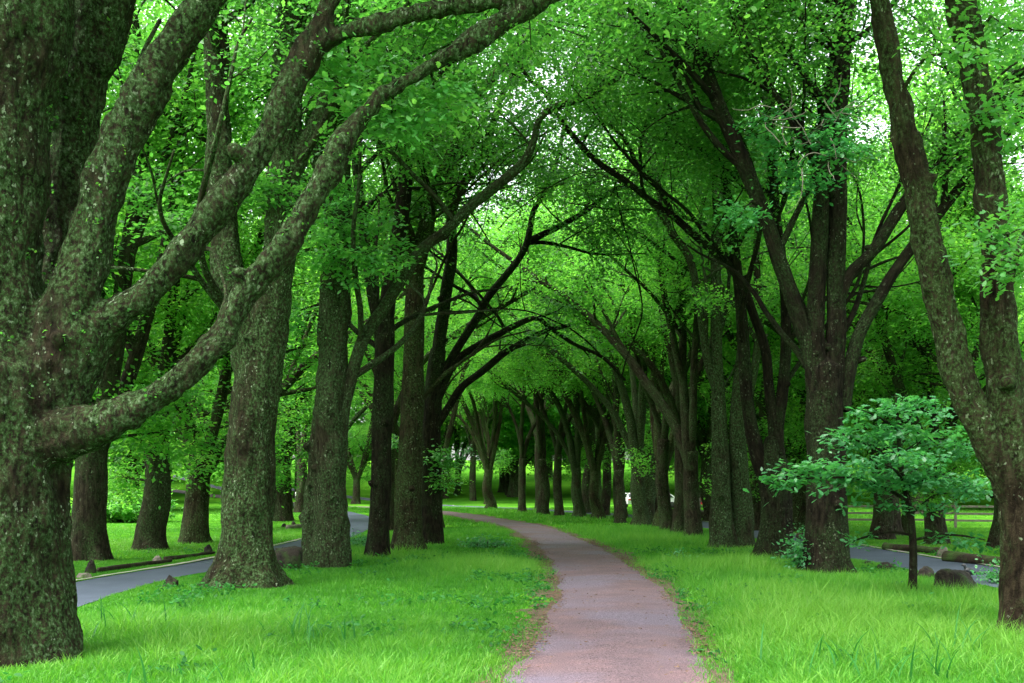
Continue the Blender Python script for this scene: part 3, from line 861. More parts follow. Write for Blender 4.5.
# ================================================================== PROTOTYPE TREES
def proto(seed, height=18.0, fork=4.0, nlimb=4, r=0.42, lean=(0.08, 0.0), spread=0.45, zmin=5.5, every=0.95, blen=3.6, K=30, leafsize=0.155, per_m=6.5, bark=None, mleaf=None, sideb=(0.25, 0), low=0, curve=0.06):
    rng = np.random.default_rng(seed)
    W = Wood(seed)
    tips = []
    top = np.array((lean[0] * fork, lean[1] * fork, fork))
    mid = top * 0.5 + np.array((*rng.normal(0, 0.10, 2), 0))
    trunk = np.array([[0, 0, -0.15, r * 1.08], [0, 0, 0.5, r], [*mid, r * 0.92], [*top, r * 0.86]])
    W.tube(trunk, flare=0.45)
    a0 = rng.uniform(0, 6.28)
    for k in range(nlimb):
        a = a0 + 6.283 * k / nlimb + rng.uniform(-0.4, 0.4)
        d = norm(np.array((math.cos(a) * spread + sideb[0], math.sin(a) * spread + sideb[1], 1.0)))
        L = (height - fork) * rng.uniform(0.85, 1.05)
        r0 = r * (0.62 if k < 2 else 0.48) * rng.uniform(0.9, 1.1)
        st = top - np.array((0, 0, rng.uniform(0.0, 1.0)))
        path = limb_path(st, d, L, r0, r0 * 0.25, rng, 0.16, curve * rng.uniform(-0.6, 1.0), 1.0)
        B = W.tube(path)
        spawn(W, B, rng, tips, zmin=zmin, every=every, length=blen, t0=0.15, rmax=0.11)
        # one heavy secondary arching outwards
        i = len(B) // 3
        d2 = norm(np.array((math.cos(a) * 0.6 + sideb[0] * 2.0, math.sin(a) * 0.6, 1.05)))
        p2 = limb_path(B[i, :3], d2, L * 0.6, B[i, 3] * 0.55, 0.025, rng, 0.24, -0.01, 0.8)
        B2 = W.tube(p2)
        spawn(W, B2, rng, tips, zmin=zmin, every=every, length=blen * 0.85, t0=0.2)
    for k in range(low):   # low leafy side shoots
        a = rng.uniform(0, 6.28); z = rng.uniform(2.2, fork + 1.5)
        p2 = limb_path(np.array((lean[0] * z, lean[1] * z, z)), (math.cos(a), math.sin(a), 0.25), rng.uniform(1.6, 3.6), 0.05, 0.012, rng, 0.2, -0.01, 0.4)
        B2 = W.tube(p2)
        spawn(W, B2, rng, tips, level=2, zmin=1.5, every=0.45, length=1.2, t0=0.2)
        tips.append(B2[len(B2) // 2:, :3])
    C = clumps_from(tips, rng, per_m)
    tm = W.mesh('avenue_trunk_mesh', bark or M['bark_far'])
    cm = leaves('avenue_crown_mesh', C, K, leafsize, mleaf or M['leaf_far'], rng, wl=0.62, spread=(0.42, 0.42, 0.12))
    print('proto', seed, 'leaves', len(cm.polygons), 'wood', len(tm.polygons))
    return tm, cm

PA = [proto(101, 23, 4.0, 4, 0.40, (0.03, 0), 0.17, bark=M['bark_far'], zmin=9.0, low=0, sideb=(0.07, 0)),
      proto(102, 22, 3.0, 4, 0.38, (0.05, .03), 0.20, bark=M['bark_brown'], zmin=8.5, low=1, sideb=(0.08, 0)),
      proto(103, 24, 5.0, 3, 0.38, (0.02, -.04), 0.15, bark=M['bark_far'], zmin=9.5, low=0, sideb=(0.06, 0)),
      proto(104, 22, 3.6, 4, 0.42, (0.06, .02), 0.20, bark=M['bark_green'], zmin=8.5, low=1, sideb=(0.09, 0))]
PO = [proto(111, 20, 3.4, 4, 0.46, (0.04, .02), 0.42, zmin=5.2, low=5, bark=M['bark_far'], sideb=(0, 0), K=36),
      proto(112, 21, 4.0, 4, 0.46, (-0.05, .02), 0.38, zmin=5.2, low=5, bark=M['bark_far'], sideb=(0, 0), K=36),
      proto(113, 19, 3.0, 4, 0.44, (0.02, -.05), 0.46, zmin=4.8, low=6, bark=M['bark_brown'], sideb=(0, 0), K=36)]
PB = [proto(121, 15, 2.6, 5, 0.34, (0, 0), 0.6, zmin=2.2, every=1.0, blen=3.6, low=12, leafsize=0.22, K=42, per_m=5, sideb=(0, 0)),
      proto(122, 13, 2.0, 5, 0.32, (0, 0), 0.7, zmin=1.6, every=1.0, blen=3.4, low=14, leafsize=0.22, K=42, per_m=5, sideb=(0, 0))]

rng = np.random.default_rng(5)
def place(pr, px, py, name, label, group, rz=None, sc=1.0, xy=None):
    loc = ground_at(px, py) if xy is None else np.array((*xy, HT(*xy)))
    return make_tree_objects(name, tuple(loc), pr[0], pr[1], label, group, rng.uniform(0, 6.28) if rz is None else rz, sc)

GA = 'avenue trees along the footpath'
# right inner row, further along: limbs lean towards the path (-x)
RR = [(693, 535, 0, 0.82, 'leaning dark trunk in the right row with a parked car seen on either side'),
      (667, 529, 2, 0.80, 'narrow dark trunk in the right row just left of the white car'),
      (641, 523, 3, 0.95, 'broad pale-sided trunk in the right row, left of the narrow dark one'),
      (620, 521, 0, 0.72, 'thin upright trunk in the right row, left of the broad pale-sided one'),
      (598, 517, 1, 0.95, 'dark trunk in the right row just right of where the path bends'),
      (579, 515, 3, 0.90, 'pale green trunk in the far right row, left of the dark one at the bend'),
      (559, 514, 2, 0.85, None), (543, 513, 0, 1.0, None), (522, 511, 2, 0.85, None)]
for px, py, k, sc, lab in RR:
    place(PA[k], px, py, 'avenue_tree', lab or 'dark upright trunk in the far row where the path bends out of sight', GA if lab else 'far avenue trees beyond the bend', math.pi + rng.uniform(-0.7, 0.7), sc)
place(PA[1], 438, 526, 'avenue_tree', 'slender trunk with fresh leaf sprouts at the near end of the far path bend', GA, rng.uniform(-0.6, .6), 0.62)
for px, py, k, sc in [(508, 502, 0, .95), (488, 504, 1, 1.15), (473, 503, 2, 1.15), (456, 502, 3, 1.1)]:
    place(PA[k], px, py, 'avenue_tree', 'dark upright trunk in the far row where the path bends out of sight', 'far avenue trees beyond the bend', None, sc)
for x, y, k, sc in [(6.0, 90, 0, 1.1), (2.5, 101, 2, 1.15), (-2.0, 110, 1, 1.2), (8.0, 106, 3, 1.2), (-8.5, 100, 0, 1.2)]:
    place(PA[k], 0, 0, 'avenue_tree', 'dark upright trunk in the far row where the path bends out of sight', 'far avenue trees beyond the bend', None, sc, (x, y))
# left outer row, beyond the left road
for px, py, k, sc, lab in [(88, 556, 0, 1.0, 'dark trunk beyond the left road, half hidden behind the huge mossy tree'),
                           (150, 546, 1, 0.92, 'dark trunk beyond the left road, standing behind a pale kerb stone'),
                           (196, 540, 2, 1.0, 'dark trunk with a crooked low limb beyond the left road'),
                           (283, 519, 1, 1.1, 'brown trunk beyond the left road, seen between the flared and the twin-stemmed tree'),
                           (356, 504, 0, 1.0, 'dark far trunk at the end of the left road')]:
    place(PO[k], px, py, 'roadside_tree', lab, 'trees beyond the left road', None, sc)
# right outer row, beyond the right road
for px, py, k, sc, lab in [(758, 528, 1, 0.85, 'dark trunk beyond the right road, just behind the burled bole'),
                           (796, 529, 2, 1.05, 'pale trunk beyond the right road, behind the gap left of the two-stemmed dark tree'),
                           (883, 536, 0, 0.85, 'thick trunk beyond the right road, left of the sapling stem'),
                           (906, 530, 2, 0.62, 'thin dark trunk in front of the rail fence, right behind the sapling stem'),
                           (936, 541, 1, 0.72, 'grey trunk beyond the right road, right of the sapling stem by the fallen log'),
                           (1003, 545, 0, 0.75, 'dark trunk beyond the right road, beside the two-stemmed tree at the edge'),
                           (655, 516, 1, 0.9, 'dark trunk beyond the right road, between the narrow and the broad pale trunks'),
                           (715, 519, 0, 0.8, 'dark trunk beyond the right road, behind the grown-together pair')]:
    place(PO[k], px, py, 'roadside_tree', lab, 'trees beyond the right road', None, sc)
# park trees further back
back = []
for x, y in [(-9, 150), (1, 153), (9, 150), (17, 152), (26, 148), (-18, 150), (-26, 147), (-34, 104), (-50, 112), (-40, 135), (-2, 160),
             (36, 112), (30, 126), (44, 104), (48, 128), (56, 112), (40, 150), (-58, 140), (-66, 120), (60, 140), (-36, 160), (12, 168), (30, 165), (-14, 172), (-56, 98), (58, 92),
             (-46, 84), (-34, 88), (-52, 70), (-62, 84), (70, 100), (36, 136), (-46, 150), (-70, 140), (72, 128), (22, 156), (-10, 178), (44, 168), (-50, 172), (-30, 182), (6, 184), (60, 165), (-72, 110), (-80, 160), (84, 150),
             (-36, 34), (52, 90), (40, 100), (31, 84)]:
    back.append((x, y))
for i, (x, y) in enumerate(back):
    pr = PB[i % 2] if i % 3 else PO[i % 3]
    place(pr, 0, 0, 'park_tree', 'leafy background tree standing on the lawn far beyond the avenue', 'background trees around the lawns', None, rng.uniform(1.0, 1.4) if y < 95 and abs(x) > 20 else rng.uniform(1.6, 2.1), (x + rng.uniform(-2, 2), y + rng.uniform(-2, 2)))
# outer rows continue nearer the camera, seen between the limbs
for x, y, k, sc, lab in [(-13.0, 22.5, 0, 0.95, 'leafy tree beyond the left road, hidden behind the huge mossy trunk'),
                         (15.5, 23, 0, 0.95, 'leafy tree beyond the right road, behind the leaning stem'),
                         (-12.5, 52, 2, 1.0, 'leafy tree left of the left road at its far bend'),
                         (-15.5, 66, 0, 1.0, 'farthest leafy tree left of the left road'),
                         (11.5, 66, 1, 1.0, 'leafy tree behind the rail fence and the right row'),
                         (15.0, 46, 1, 1.05, 'tall leafy tree on the right lawn just before the rail fence'),
                         (13.0, 82, 2, 1.0, 'far leafy tree behind the right row near the cars')]:
    place(PO[k], 0, 0, 'roadside_tree', lab, 'trees on the lawns', None, sc, (x, y))
for x, y, k, sc in [(12.6, 72, 0, .9), (11.2, 90, 2, 1.0), (15.5, 98, 1, 1.0), (-13.0, 80, 3, 1.0), (-17, 92, 0, 1.0), (-8.5, 78, 2, .9), (-6.2, 62, 1, .85), (-21, 108, 1, 1.1), (14, 112, 3, 1.1), (9.5, 76, 1, .85), (-5.4, 50, 2, .8), (7.2, 56, 1, .8), (7.4, 64, 3, 1.2), (-5.9, 67, 0, 1.2), (7.0, 48, 2, .8), (6.9, 73, 0, .95), (6.6, 82, 2, .9), (12.2, 58, 1, .85), (13.5, 78, 0, .9)]:
    place(PA[k], 0, 0, 'avenue_tree', 'slim dark trunk among the many standing far down the avenue', 'slim trunks far down the avenue', None, sc, (x, y))

# ================================================================== SAPLING
def sapling():
    rng = np.random.default_rng(77)
    d = F * EYE / (590 - HOR)
    base = ground_at(912, 590)
    W = Wood(9)
    T = trace(d, [(912, 592, 8.5), (913, 560, 7.5), (912, 530, 7), (909, 505, 6.5), (904, 485, 5.5), (900, 455, 4.5), (898, 425, 3.2), (896, 395, 1.8)])
    T[0, 2] = -0.05
    B = W.tube(T, amp=0.08, flare=0.25, step=0.08, sides=12)
    def br(pts):
        A = trace(d, pts)
        return W.tube(A, step=0.12, sides=6)
    ends = []
    ends.append(br([(906, 500, 4), (880, 485, 3, -.2), (850, 478, 2.5, -.4), (815, 478, 2, -.4), (775, 480, 1.2, -.3)]))
    ends.append(br([(904, 488, 4), (930, 478, 3, -.2), (955, 480, 2.3, -.3), (985, 490, 1.2, -.3)]))
    ends.append(br([(902, 470, 3.5), (880, 450, 2.5, .2), (855, 440, 2, .3), (830, 438, 1.2, .4)]))
    ends.append(br([(900, 455, 3.5), (925, 440, 2.5, .3), (950, 440, 2, .4), (975, 448, 1.2, .5)]))
    ends.append(br([(898, 430, 3), (880, 418, 2, -.3), (862, 410, 1.2, -.4)]))
    ends.append(br([(897, 420, 3), (915, 405, 2, .2), (932, 400, 1.2, .3)]))
    ends.append(br([(903, 480, 3.5), (895, 470, 2.5, -.8), (885, 465, 1.5, -1.3)]))
    ends.append(br([(903, 480, 3.5), (915, 470, 2.5, .8), (925, 462, 1.5, 1.3)]))
    ends.append(br([(910, 515, 3), (925, 502, 2), (932, 496, 1.2)]))
    lowb = br([(913, 540, 3.2), (940, 535, 2.6, -.2), (965, 536, 2, -.3), (985, 540, 1.2, -.3)])
    lowa = br([(912, 535, 3.2), (890, 532, 2.6, .2), (862, 538, 2, .3), (845, 545, 1.2, .3)])
    k = d / F
    cl = []
    def spray(px, py, rx, ry, n, dy=0.0, ry3=None):
        c = P(px, py, d + dy)
        n = max(5, int(n * 0.56))
        cl.append(c + np.clip(rng.normal(0, 0.5, (n, 3)), -1, 1) * np.array((rx * k, (ry3 or rx) * k, ry * k * 0.62)))
    for a in [(790, 478, 24, 14, 34, -.3), (815, 470, 28, 16, 44, -.3), (850, 476, 34, 20, 70, -.3), (885, 482, 34, 18, 70, -.2), (865, 440, 34, 16, 60, .2), (895, 430, 34, 14, 60, -.1),
              (930, 440, 34, 16, 56, .3), (880, 412, 28, 12, 40, -.2), (910, 402, 26, 11, 34, .1), (925, 412, 24, 10, 20, .2), (920, 478, 34, 18, 66, -.1), (950, 485, 32, 18, 58, -.2), (972, 488, 20, 14, 30, -.3), (895, 460, 44, 18, 70, -.7), (960, 450, 22, 14, 30, .4), (848, 430, 16, 10, 16, .3),
              (955, 538, 20, 10, 16, -.2), (975, 543, 12, 6, 8, -.3), (880, 505, 30, 8, 16, -.2), (865, 540, 16, 10, 14, .2), (930, 505, 20, 8, 14, 0)]:
        spray(*a)
    C = np.vstack(cl)
    for c in C[::5]:
        allp = np.vstack(W.pts)
        a = allp[np.argmin(np.linalg.norm(allp[:, :3] - c, axis=1)), :3]
        W.tube(np.array([[*a, 0.007], [*((a + c) / 2 + rng.normal(0, .04, 3)), 0.005], [*c, 0.003]]), sides=3)
    tm = W.mesh('sapling_trunk', M['bark_dark'])
    cm = leaves('sapling_crown', C, 10, 0.125, M['leaf_blue'], rng, spread=(0.11, 0.11, 0.03), shape=LOBED, tilt=0.35, wl=0.58, droop=0.5)
    for me in (tm, cm):
        n = len(me.vertices); co = np.zeros(n * 3, np.float32); me.vertices.foreach_get('co', co)
        co = co.reshape(-1, 3) - base.astype(np.float32); me.vertices.foreach_set('co', co.ravel()); me.update()
    e = empty('sapling_tree', tuple(base)); tag(e, 'small dark stemmed sapling with layered bluish green leaves on the right grass', 'tree')
    link('trunk', tm, e); link('crown', cm, e)
sapling()

def shrub(name, px, py, w, h, n, label, mat, seed, K=14, size=0.09, cat='shrub', group=None, dy=0.0):
    rng = np.random.default_rng(seed)
    base = ground_at(px, py); base[1] += dy
    W = Wood(seed)
    C = []
    for i in range(n):
        a = rng.uniform(0, 6.28); rr = w * 0.5 * math.sqrt(rng.uniform(0, 1)); z = h * rng.uniform(0.25, 1.0) * (1 - 0.4 * (rr / (w * .5)) ** 2)
        e = np.array((rr * math.cos(a), rr * math.sin(a), z))
        s = e * (0.25, 0.25, 0)
        W.tube(np.array([[*s, 0.012], [*(e * (.5, .5, .55)), 0.009], [*e, 0.004]]), sides=3)
        C.append(e)
        C.append(e * (0.8, 0.8, 0.7) + rng.normal(0, .05, 3))
    e = empty(name, tuple(base)); tag(e, label, cat, group)
    link('stem', W.mesh(name + '_stem', M['bark_dark']), e)
    link('foliage', leaves(name + '_leaf', C, K, size, mat, rng, spread=(0.14, 0.14, 0.08), shape=OVATE, tilt=0.6), e)
shrub('leafy_shrub', 803, 566, 1.0, 1.0, 50, 'dark leafy suckers growing at the foot of the two-stemmed dark tree', M['leaf_blue'], 31, dy=-0.35)
shrub('leafy_shrub', 360, 545, 1.3, 0.5, 30, 'low dark fern-like clump between the road and the slim dark trunk', M['leaf_blue'], 32)
shrub('leafy_shrub', 124, 520, 5.5, 2.0, 160, 'rounded dark bush on the lawn far beyond the left road', M['leaf_far'], 33, 30, 0.2)
shrub('weed_clump', 487, 544, 1.6, 0.32, 26, 'low dark weeds in the grass left of the path bend', M['leaf_blue'], 34, cat='weeds')
shrub('weed_clump', 678, 560, 0.5, 0.4, 10, 'small weed clump in the grass right of the path', M['leaf_blue'], 35, 8, .07, cat='weeds')
shrub('weed_clump', 1003, 578, 0.7, 0.4, 18, 'low leafy weeds by the road edge left of the two-stemmed edge tree', M['leaf_blue'], 36, 10, .08, cat='weeds')

# ================================================================== ROCKS, LOGS
def rock_mesh(name, sx, sy, sz, seed, mat, boxy=0.0):
    import bmesh
    bm = bmesh.new(); bmesh.ops.create_icosphere(bm, subdivisions=4, radius=1)
    co = np.array([v.co[:] for v in bm.verts])
    if boxy:
        m = np.abs(co).max(1)[:, None]; co = co * (1 - boxy) + co / m * 0.85 * boxy
    n1 = fbm(co * 1.2 + seed * 3.7, 3, seed); n2 = fbm(co * 4 + seed, 3, seed + 3)
    rg = np.random.default_rng(seed)
    for _ in range(14):   # broken flat faces
        nv_ = norm(rg.normal(0, 1, 3)); lim = rg.uniform(0.62, 0.9)
        ov = np.maximum(0, co @ nv_ - lim)
        co = co - ov[:, None] * nv_ * 0.92
    co = co * (1 + 0.10 * n1 + 0.08 * n2)[:, None] * (sx / 2, sy / 2, sz)
    co[:, 2] = np.maximum(co[:, 2], -0.08)
    for v, c in zip(bm.verts, co): v.co = c
    me = bpy.data.meshes.new(name); bm.to_mesh(me); bm.free()
    me.polygons.foreach_set('use_smooth', np.ones(len(me.polygons), bool))
    me.materials.append(mat)
    return me
def rock(px, py, w, h, label, seed, mat=None, boxy=0.0, group='stones along the roads', name='rock', cat='rock', sy=None):
    p = ground_at(px, py)
    k = p[1] / F
    o = link(name, rock_mesh(name + '_mesh', w * k, (sy or w) * k, h * k, seed, mat or M['rock'], boxy))
    o.location = p
    tag(o, label, cat, group)
    return o
rock(953, 586, 46, 26, 'large rounded brown rock in the grass right of the sapling', 1, boxy=0.4)
rock(926, 573, 20, 13, 'small dark rock just left of the large rounded one by the sapling', 2)
rock(888, 565, 22, 9, 'low flat mossy rock beside the right road, right of the two-stemmed dark tree', 3)
rock(868, 561, 13, 6, 'small mossy rock at the foot of the two-stemmed dark tree', 4)
rock(286, 564, 36, 24, 'blocky dark stump-like rock beside the flared trunk', 5, boxy=0.85)
rock(170, 581, 18, 13, 'small dark rock in the grass at the near edge of the left road', 6)
rock(90, 568, 11, 15, 'upright dark mossy stone on the far verge of the left road', 7)
rock(84, 573, 15, 7, 'low flat stone at the foot of the upright mossy stone', 8, M['pale_rock'])
rock(157, 559, 10, 8, 'pale kerb stone in front of the dark trunk beyond the left road', 9, M['pale_rock'])
rock(208, 549, 9, 8, 'dark stone on the far verge beside the flared trunk', 10)
rock(284, 526, 6, 5, 'tiny far kerb stone beyond the left road, left of its pair', 12)
rock(294, 524, 6, 6, 'tiny far kerb stone beyond the left road, right of its pair', 13)
rock(304, 521, 8, 10, 'dark far stone beside the pale log end beyond the left road', 14)
def log(p0, p1, r, label, seed, mat=None):
    a, b = ground_at(*p0), ground_at(*p1)
    c = (a + b) / 2
    W = Wood(seed)
    L = b - a
    n = 7
    pts = []
    g_ = np.random.default_rng(seed)
    for i in range(n):
        t = i / (n - 1)
        q = a + L * t - c
        pts.append([q[0] + g_.normal(0, .04), q[1] + g_.normal(0, .04), r * 0.75 + g_.normal(0, .01), r * (1 - 0.25 * t)])
    W.tube(np.array(pts), sides=14, amp=0.2)
    W.tube(np.array(pts)[:2][::-1] * (1, 1, 1, 0.98) , sides=14, amp=0.0)
    o = link('fallen_log', W.mesh('log_mesh', mat or M['log'])); o.location = c
    tag(o, label, 'log', 'logs edging the roads')
log((948, 557), (1012, 563), 0.15, 'fallen dark log along the right road, reaching behind the edge tree', 41)
log((884, 546), (940, 550), 0.12, 'fallen dark log along the far side of the right road behind the sapling', 42)
log((800, 536), (842, 540), 0.15, 'low mossy log beyond the right road behind the two-stemmed dark tree', 43)
log((96, 567), (170, 558), 0.055, 'thin low log lying along the far verge of the left road', 44)
log((166, 556), (214, 550), 0.055, 'second thin log along the left road, ending behind the flared trunk', 45)
log((288, 527), (312, 525), 0.13, 'short pale log beyond the left road next to the far kerb stones', 46, M['rail'])
log((668, 514), (712, 517), 0.28, 'long brown log beyond the right row, below the white car', 47)
rock(943, 553, 14, 12, 'pale broken stump end between the two fallen logs', 15, M['pale_rock'], 0.3, 'logs edging the roads', 'tree_stump', 'stump')

# ================================================================== FENCE
def fence(a, b, label, h=1.15, every=2.6):
    a, b = np.array((*a, 0.0)), np.array((*b, 0.0))
    L = np.linalg.norm(b - a); n = int(L / every)
    e = empty('rail_fence', tuple(a)); tag(e, label, 'fence')
    ang = math.atan2(b[1] - a[1], b[0] - a[0])
    for i in range(n + 1):
        p = (b - a) * i / n
        m = MB(); m.box((p[0], p[1], h / 2 + .03), (0.13, 0.13, h + .1), ang, 0.015)
        m.build('post', M['rail'], e)
    for z in (0.35, 0.68, 1.02):
        m = MB()
        for i in range(n):
            p = (b - a) * (i + .5) / n
            off = np.array((math.sin(ang), -math.cos(ang), 0)) * 0.09
            m.box((p[0] + off[0], p[1] + off[1], z + 0.015 * math.sin(i * 2.3 + z)), (L / n * 0.998, 0.045, 0.10), ang, 0.008)
        m.build('rail', M['rail'], e)
fence((30, 53), (12.8, 58.0), 'weathered three-rail timber fence across the lawn beyond the right road')
fence((12.6, 58.6), (13.5, 92.0), 'weathered rail fence running away behind the right row of trunks')

# ================================================================== CARS, POSTS, BIRD
def car(loc, rz, paint, label):
    e = empty('parked_car', loc, rz); tag(e, label, 'car', 'cars parked beyond the trees')
    prof = [(-2.1, .35), (-2.15, .75), (-2.05, .95), (-1.75, 1.0), (-1.2, 1.42), (0.35, 1.45), (1.1, 0.98), (1.9, .86), (2.1, .7), (2.12, .35)]
    V, Fc = [], []
    ys = [(-0.86, 0.94), (-0.80, 1.0), (0.80, 1.0), (0.86, 0.94)]
    n = len(prof)
    for y, s in ys:
        for x, z in prof:
            zz = z if z < 1.0 else z
            yy = y * (0.82 if z > 1.2 else 1.0)
            V.append((x * s, yy, 0.35 + (zz - 0.35) * s))
    for k in range(3):
        for i in range(n):
            j = (i + 1) % n
            Fc.append((k * n + i, k * n + j, (k + 1) * n + j, (k + 1) * n + i))
    Fc.append(tuple(range(n))); Fc.append(tuple(3 * n + i for i in reversed(range(n))))
    m = MB(); m.add(V, Fc); b = m.build('body', paint, e)
    for s in (-1, 1):
        m = MB()
        y0, y1 = s * 0.868, s * 0.718
        m.add([(-1.55, y0, 1.03), (0.85, y0, 1.03), (0.28, y1, 1.38), (-1.15, y1, 1.38)], [(0, 1, 2, 3)])
        m.build('side_window', M['glass'], e)
    m = MB(); m.add([(1.09, -.68, 1.02), (1.09, .68, 1.02), (.42, .62, 1.43), (.42, -.62, 1.43)], [(0, 1, 2, 3)]); m.build('windscreen', M['glass'], e)
    m = MB(); m.add([(-1.76, -.68, 1.04), (-1.76, .68, 1.04), (-1.27, .62, 1.40), (-1.27, -.62, 1.40)], [(3, 2, 1, 0)]); m.build('rear_window', M['glass'], e)
    for x in (-1.35, 1.35):
        for y in (-.82, .82):
            W = Wood(1)
            W.tube(np.array([[x, y - .11, .32, .32], [x, y + .11, .32, .32]]), sides=20, amp=0, step=.2)
            me = W.mesh('wheel_mesh', M['tyre']); w = link('wheel', me, e)
            mm = MB(); mm.box((x, y + math.copysign(.17, y), .32), (.34, .06, .34), 0, .05); mm.build('rim', M['rim'], w)
    for y in (-.62, .62):
        m = MB(); m.box((-2.12, y, .78), (.08, .3, .16), 0, .02); m.build('tail_lamp', M['lamp'], e)
car((14.0, 111, 0), R(178), M['car_white'], 'white car parked far beyond the right row, just left of the red car')
car((18.7, 112.5, 0), R(176), M['car_red'], 'red car parked far beyond the trees next to the white one')
car((21.2, 118, 0), R(15), M['car_white'], 'white car parked far off, seen left of the grown-together pair of trunks')
bpy.data.objects['parked_car.002'].location = (25.5, 126, 0)
car((12.3, 118, 0), R(95), M['car_white'], 'white car parked farthest left, showing between the far right trunks')

def post(px, py, h, r, mats, label, name='marker_post', cat='post'):
    p = ground_at(px, py)
    e = empty(name, tuple(p)); tag(e, label, cat)
    W = Wood(3); W.tube(np.array([[0, 0, -.05, r], [0, 0, h * .7, r], [0, 0, h, r * .9]]), sides=14, amp=0, step=.2)
    link('shaft', W.mesh('post_mesh', mats[0]), e)
    W = Wood(4); W.tube(np.array([[0, 0, h * .55, r * 1.08], [0, 0, h * .75, r * 1.08]]), sides=14, amp=0, step=.2)
    link('band', W.mesh('band_mesh', mats[1]), e)
post(296, 505, 1.5, 0.09, (M['white_post'], M['black_post']), 'white banded marker post at the far bend of the left road')
post(357, 503, 1.2, 0.14, (M['white_post'], M['white_post']), 'short pale post at the end of the left road by a dark trunk')
def bench(px, py, label):
    p = ground_at(px, py)
    e = empty('park_bench', tuple(p), R(10)); tag(e, label, 'bench')
    m = MB(); m.box((0, 0, .45), (1.6, .45, .09), 0, .02); m.build('seat', M['black_post'], e)
    for x in (-.6, .6):
        m = MB(); m.box((x, 0, .2), (.12, .38, .41), 0, .02); m.build('leg', M['black_post'], e)
bench(294, 507, 'dark backless bench beside the banded marker post at the far road bend')

def bird(px, py, label):
    d = 24.0
    k = d / F
    base = np.array(((px - 512) * k, d, 0.0))
    W = Wood(8)
    W.tube(np.array([[-.02, 0, .10, .01], [-.06, 0, .16, .055], [0.0, 0, .15, .075], [.09, 0, .12, .06], [.17, 0, .10, .03]]), sides=12, amp=0, step=.02)
    W.tube(np.array([[-.05, 0, .17, .04], [-.08, 0, .23, .033], [-.10, 0, .27, .036], [-.13, 0, .275, .02], [-.165, 0, .265, .004]]), sides=10, amp=0, step=.015)
    W.tube(np.array([[.14, 0, .11, .035], [.24, 0, .10, .03], [.34, 0, .105, .02]]), sides=8, amp=0, step=.03)
    for y in (-.03, .03):
        W.tube(np.array([[0.0, y, .10, .008], [0.01, y, .05, .006], [0.0, y, .012, .006]]), sides=5, amp=0, step=.03)
    o = link('bird', W.mesh('bird_mesh', M['bird'])); o.location = base
    o.scale = (1.0, 1.0, 1.0)
    tag(o, 'dark bird standing on the right road edge behind the large rock', 'bird')
bird(969, 566, 'dark bird standing on the right road edge behind the large rock')

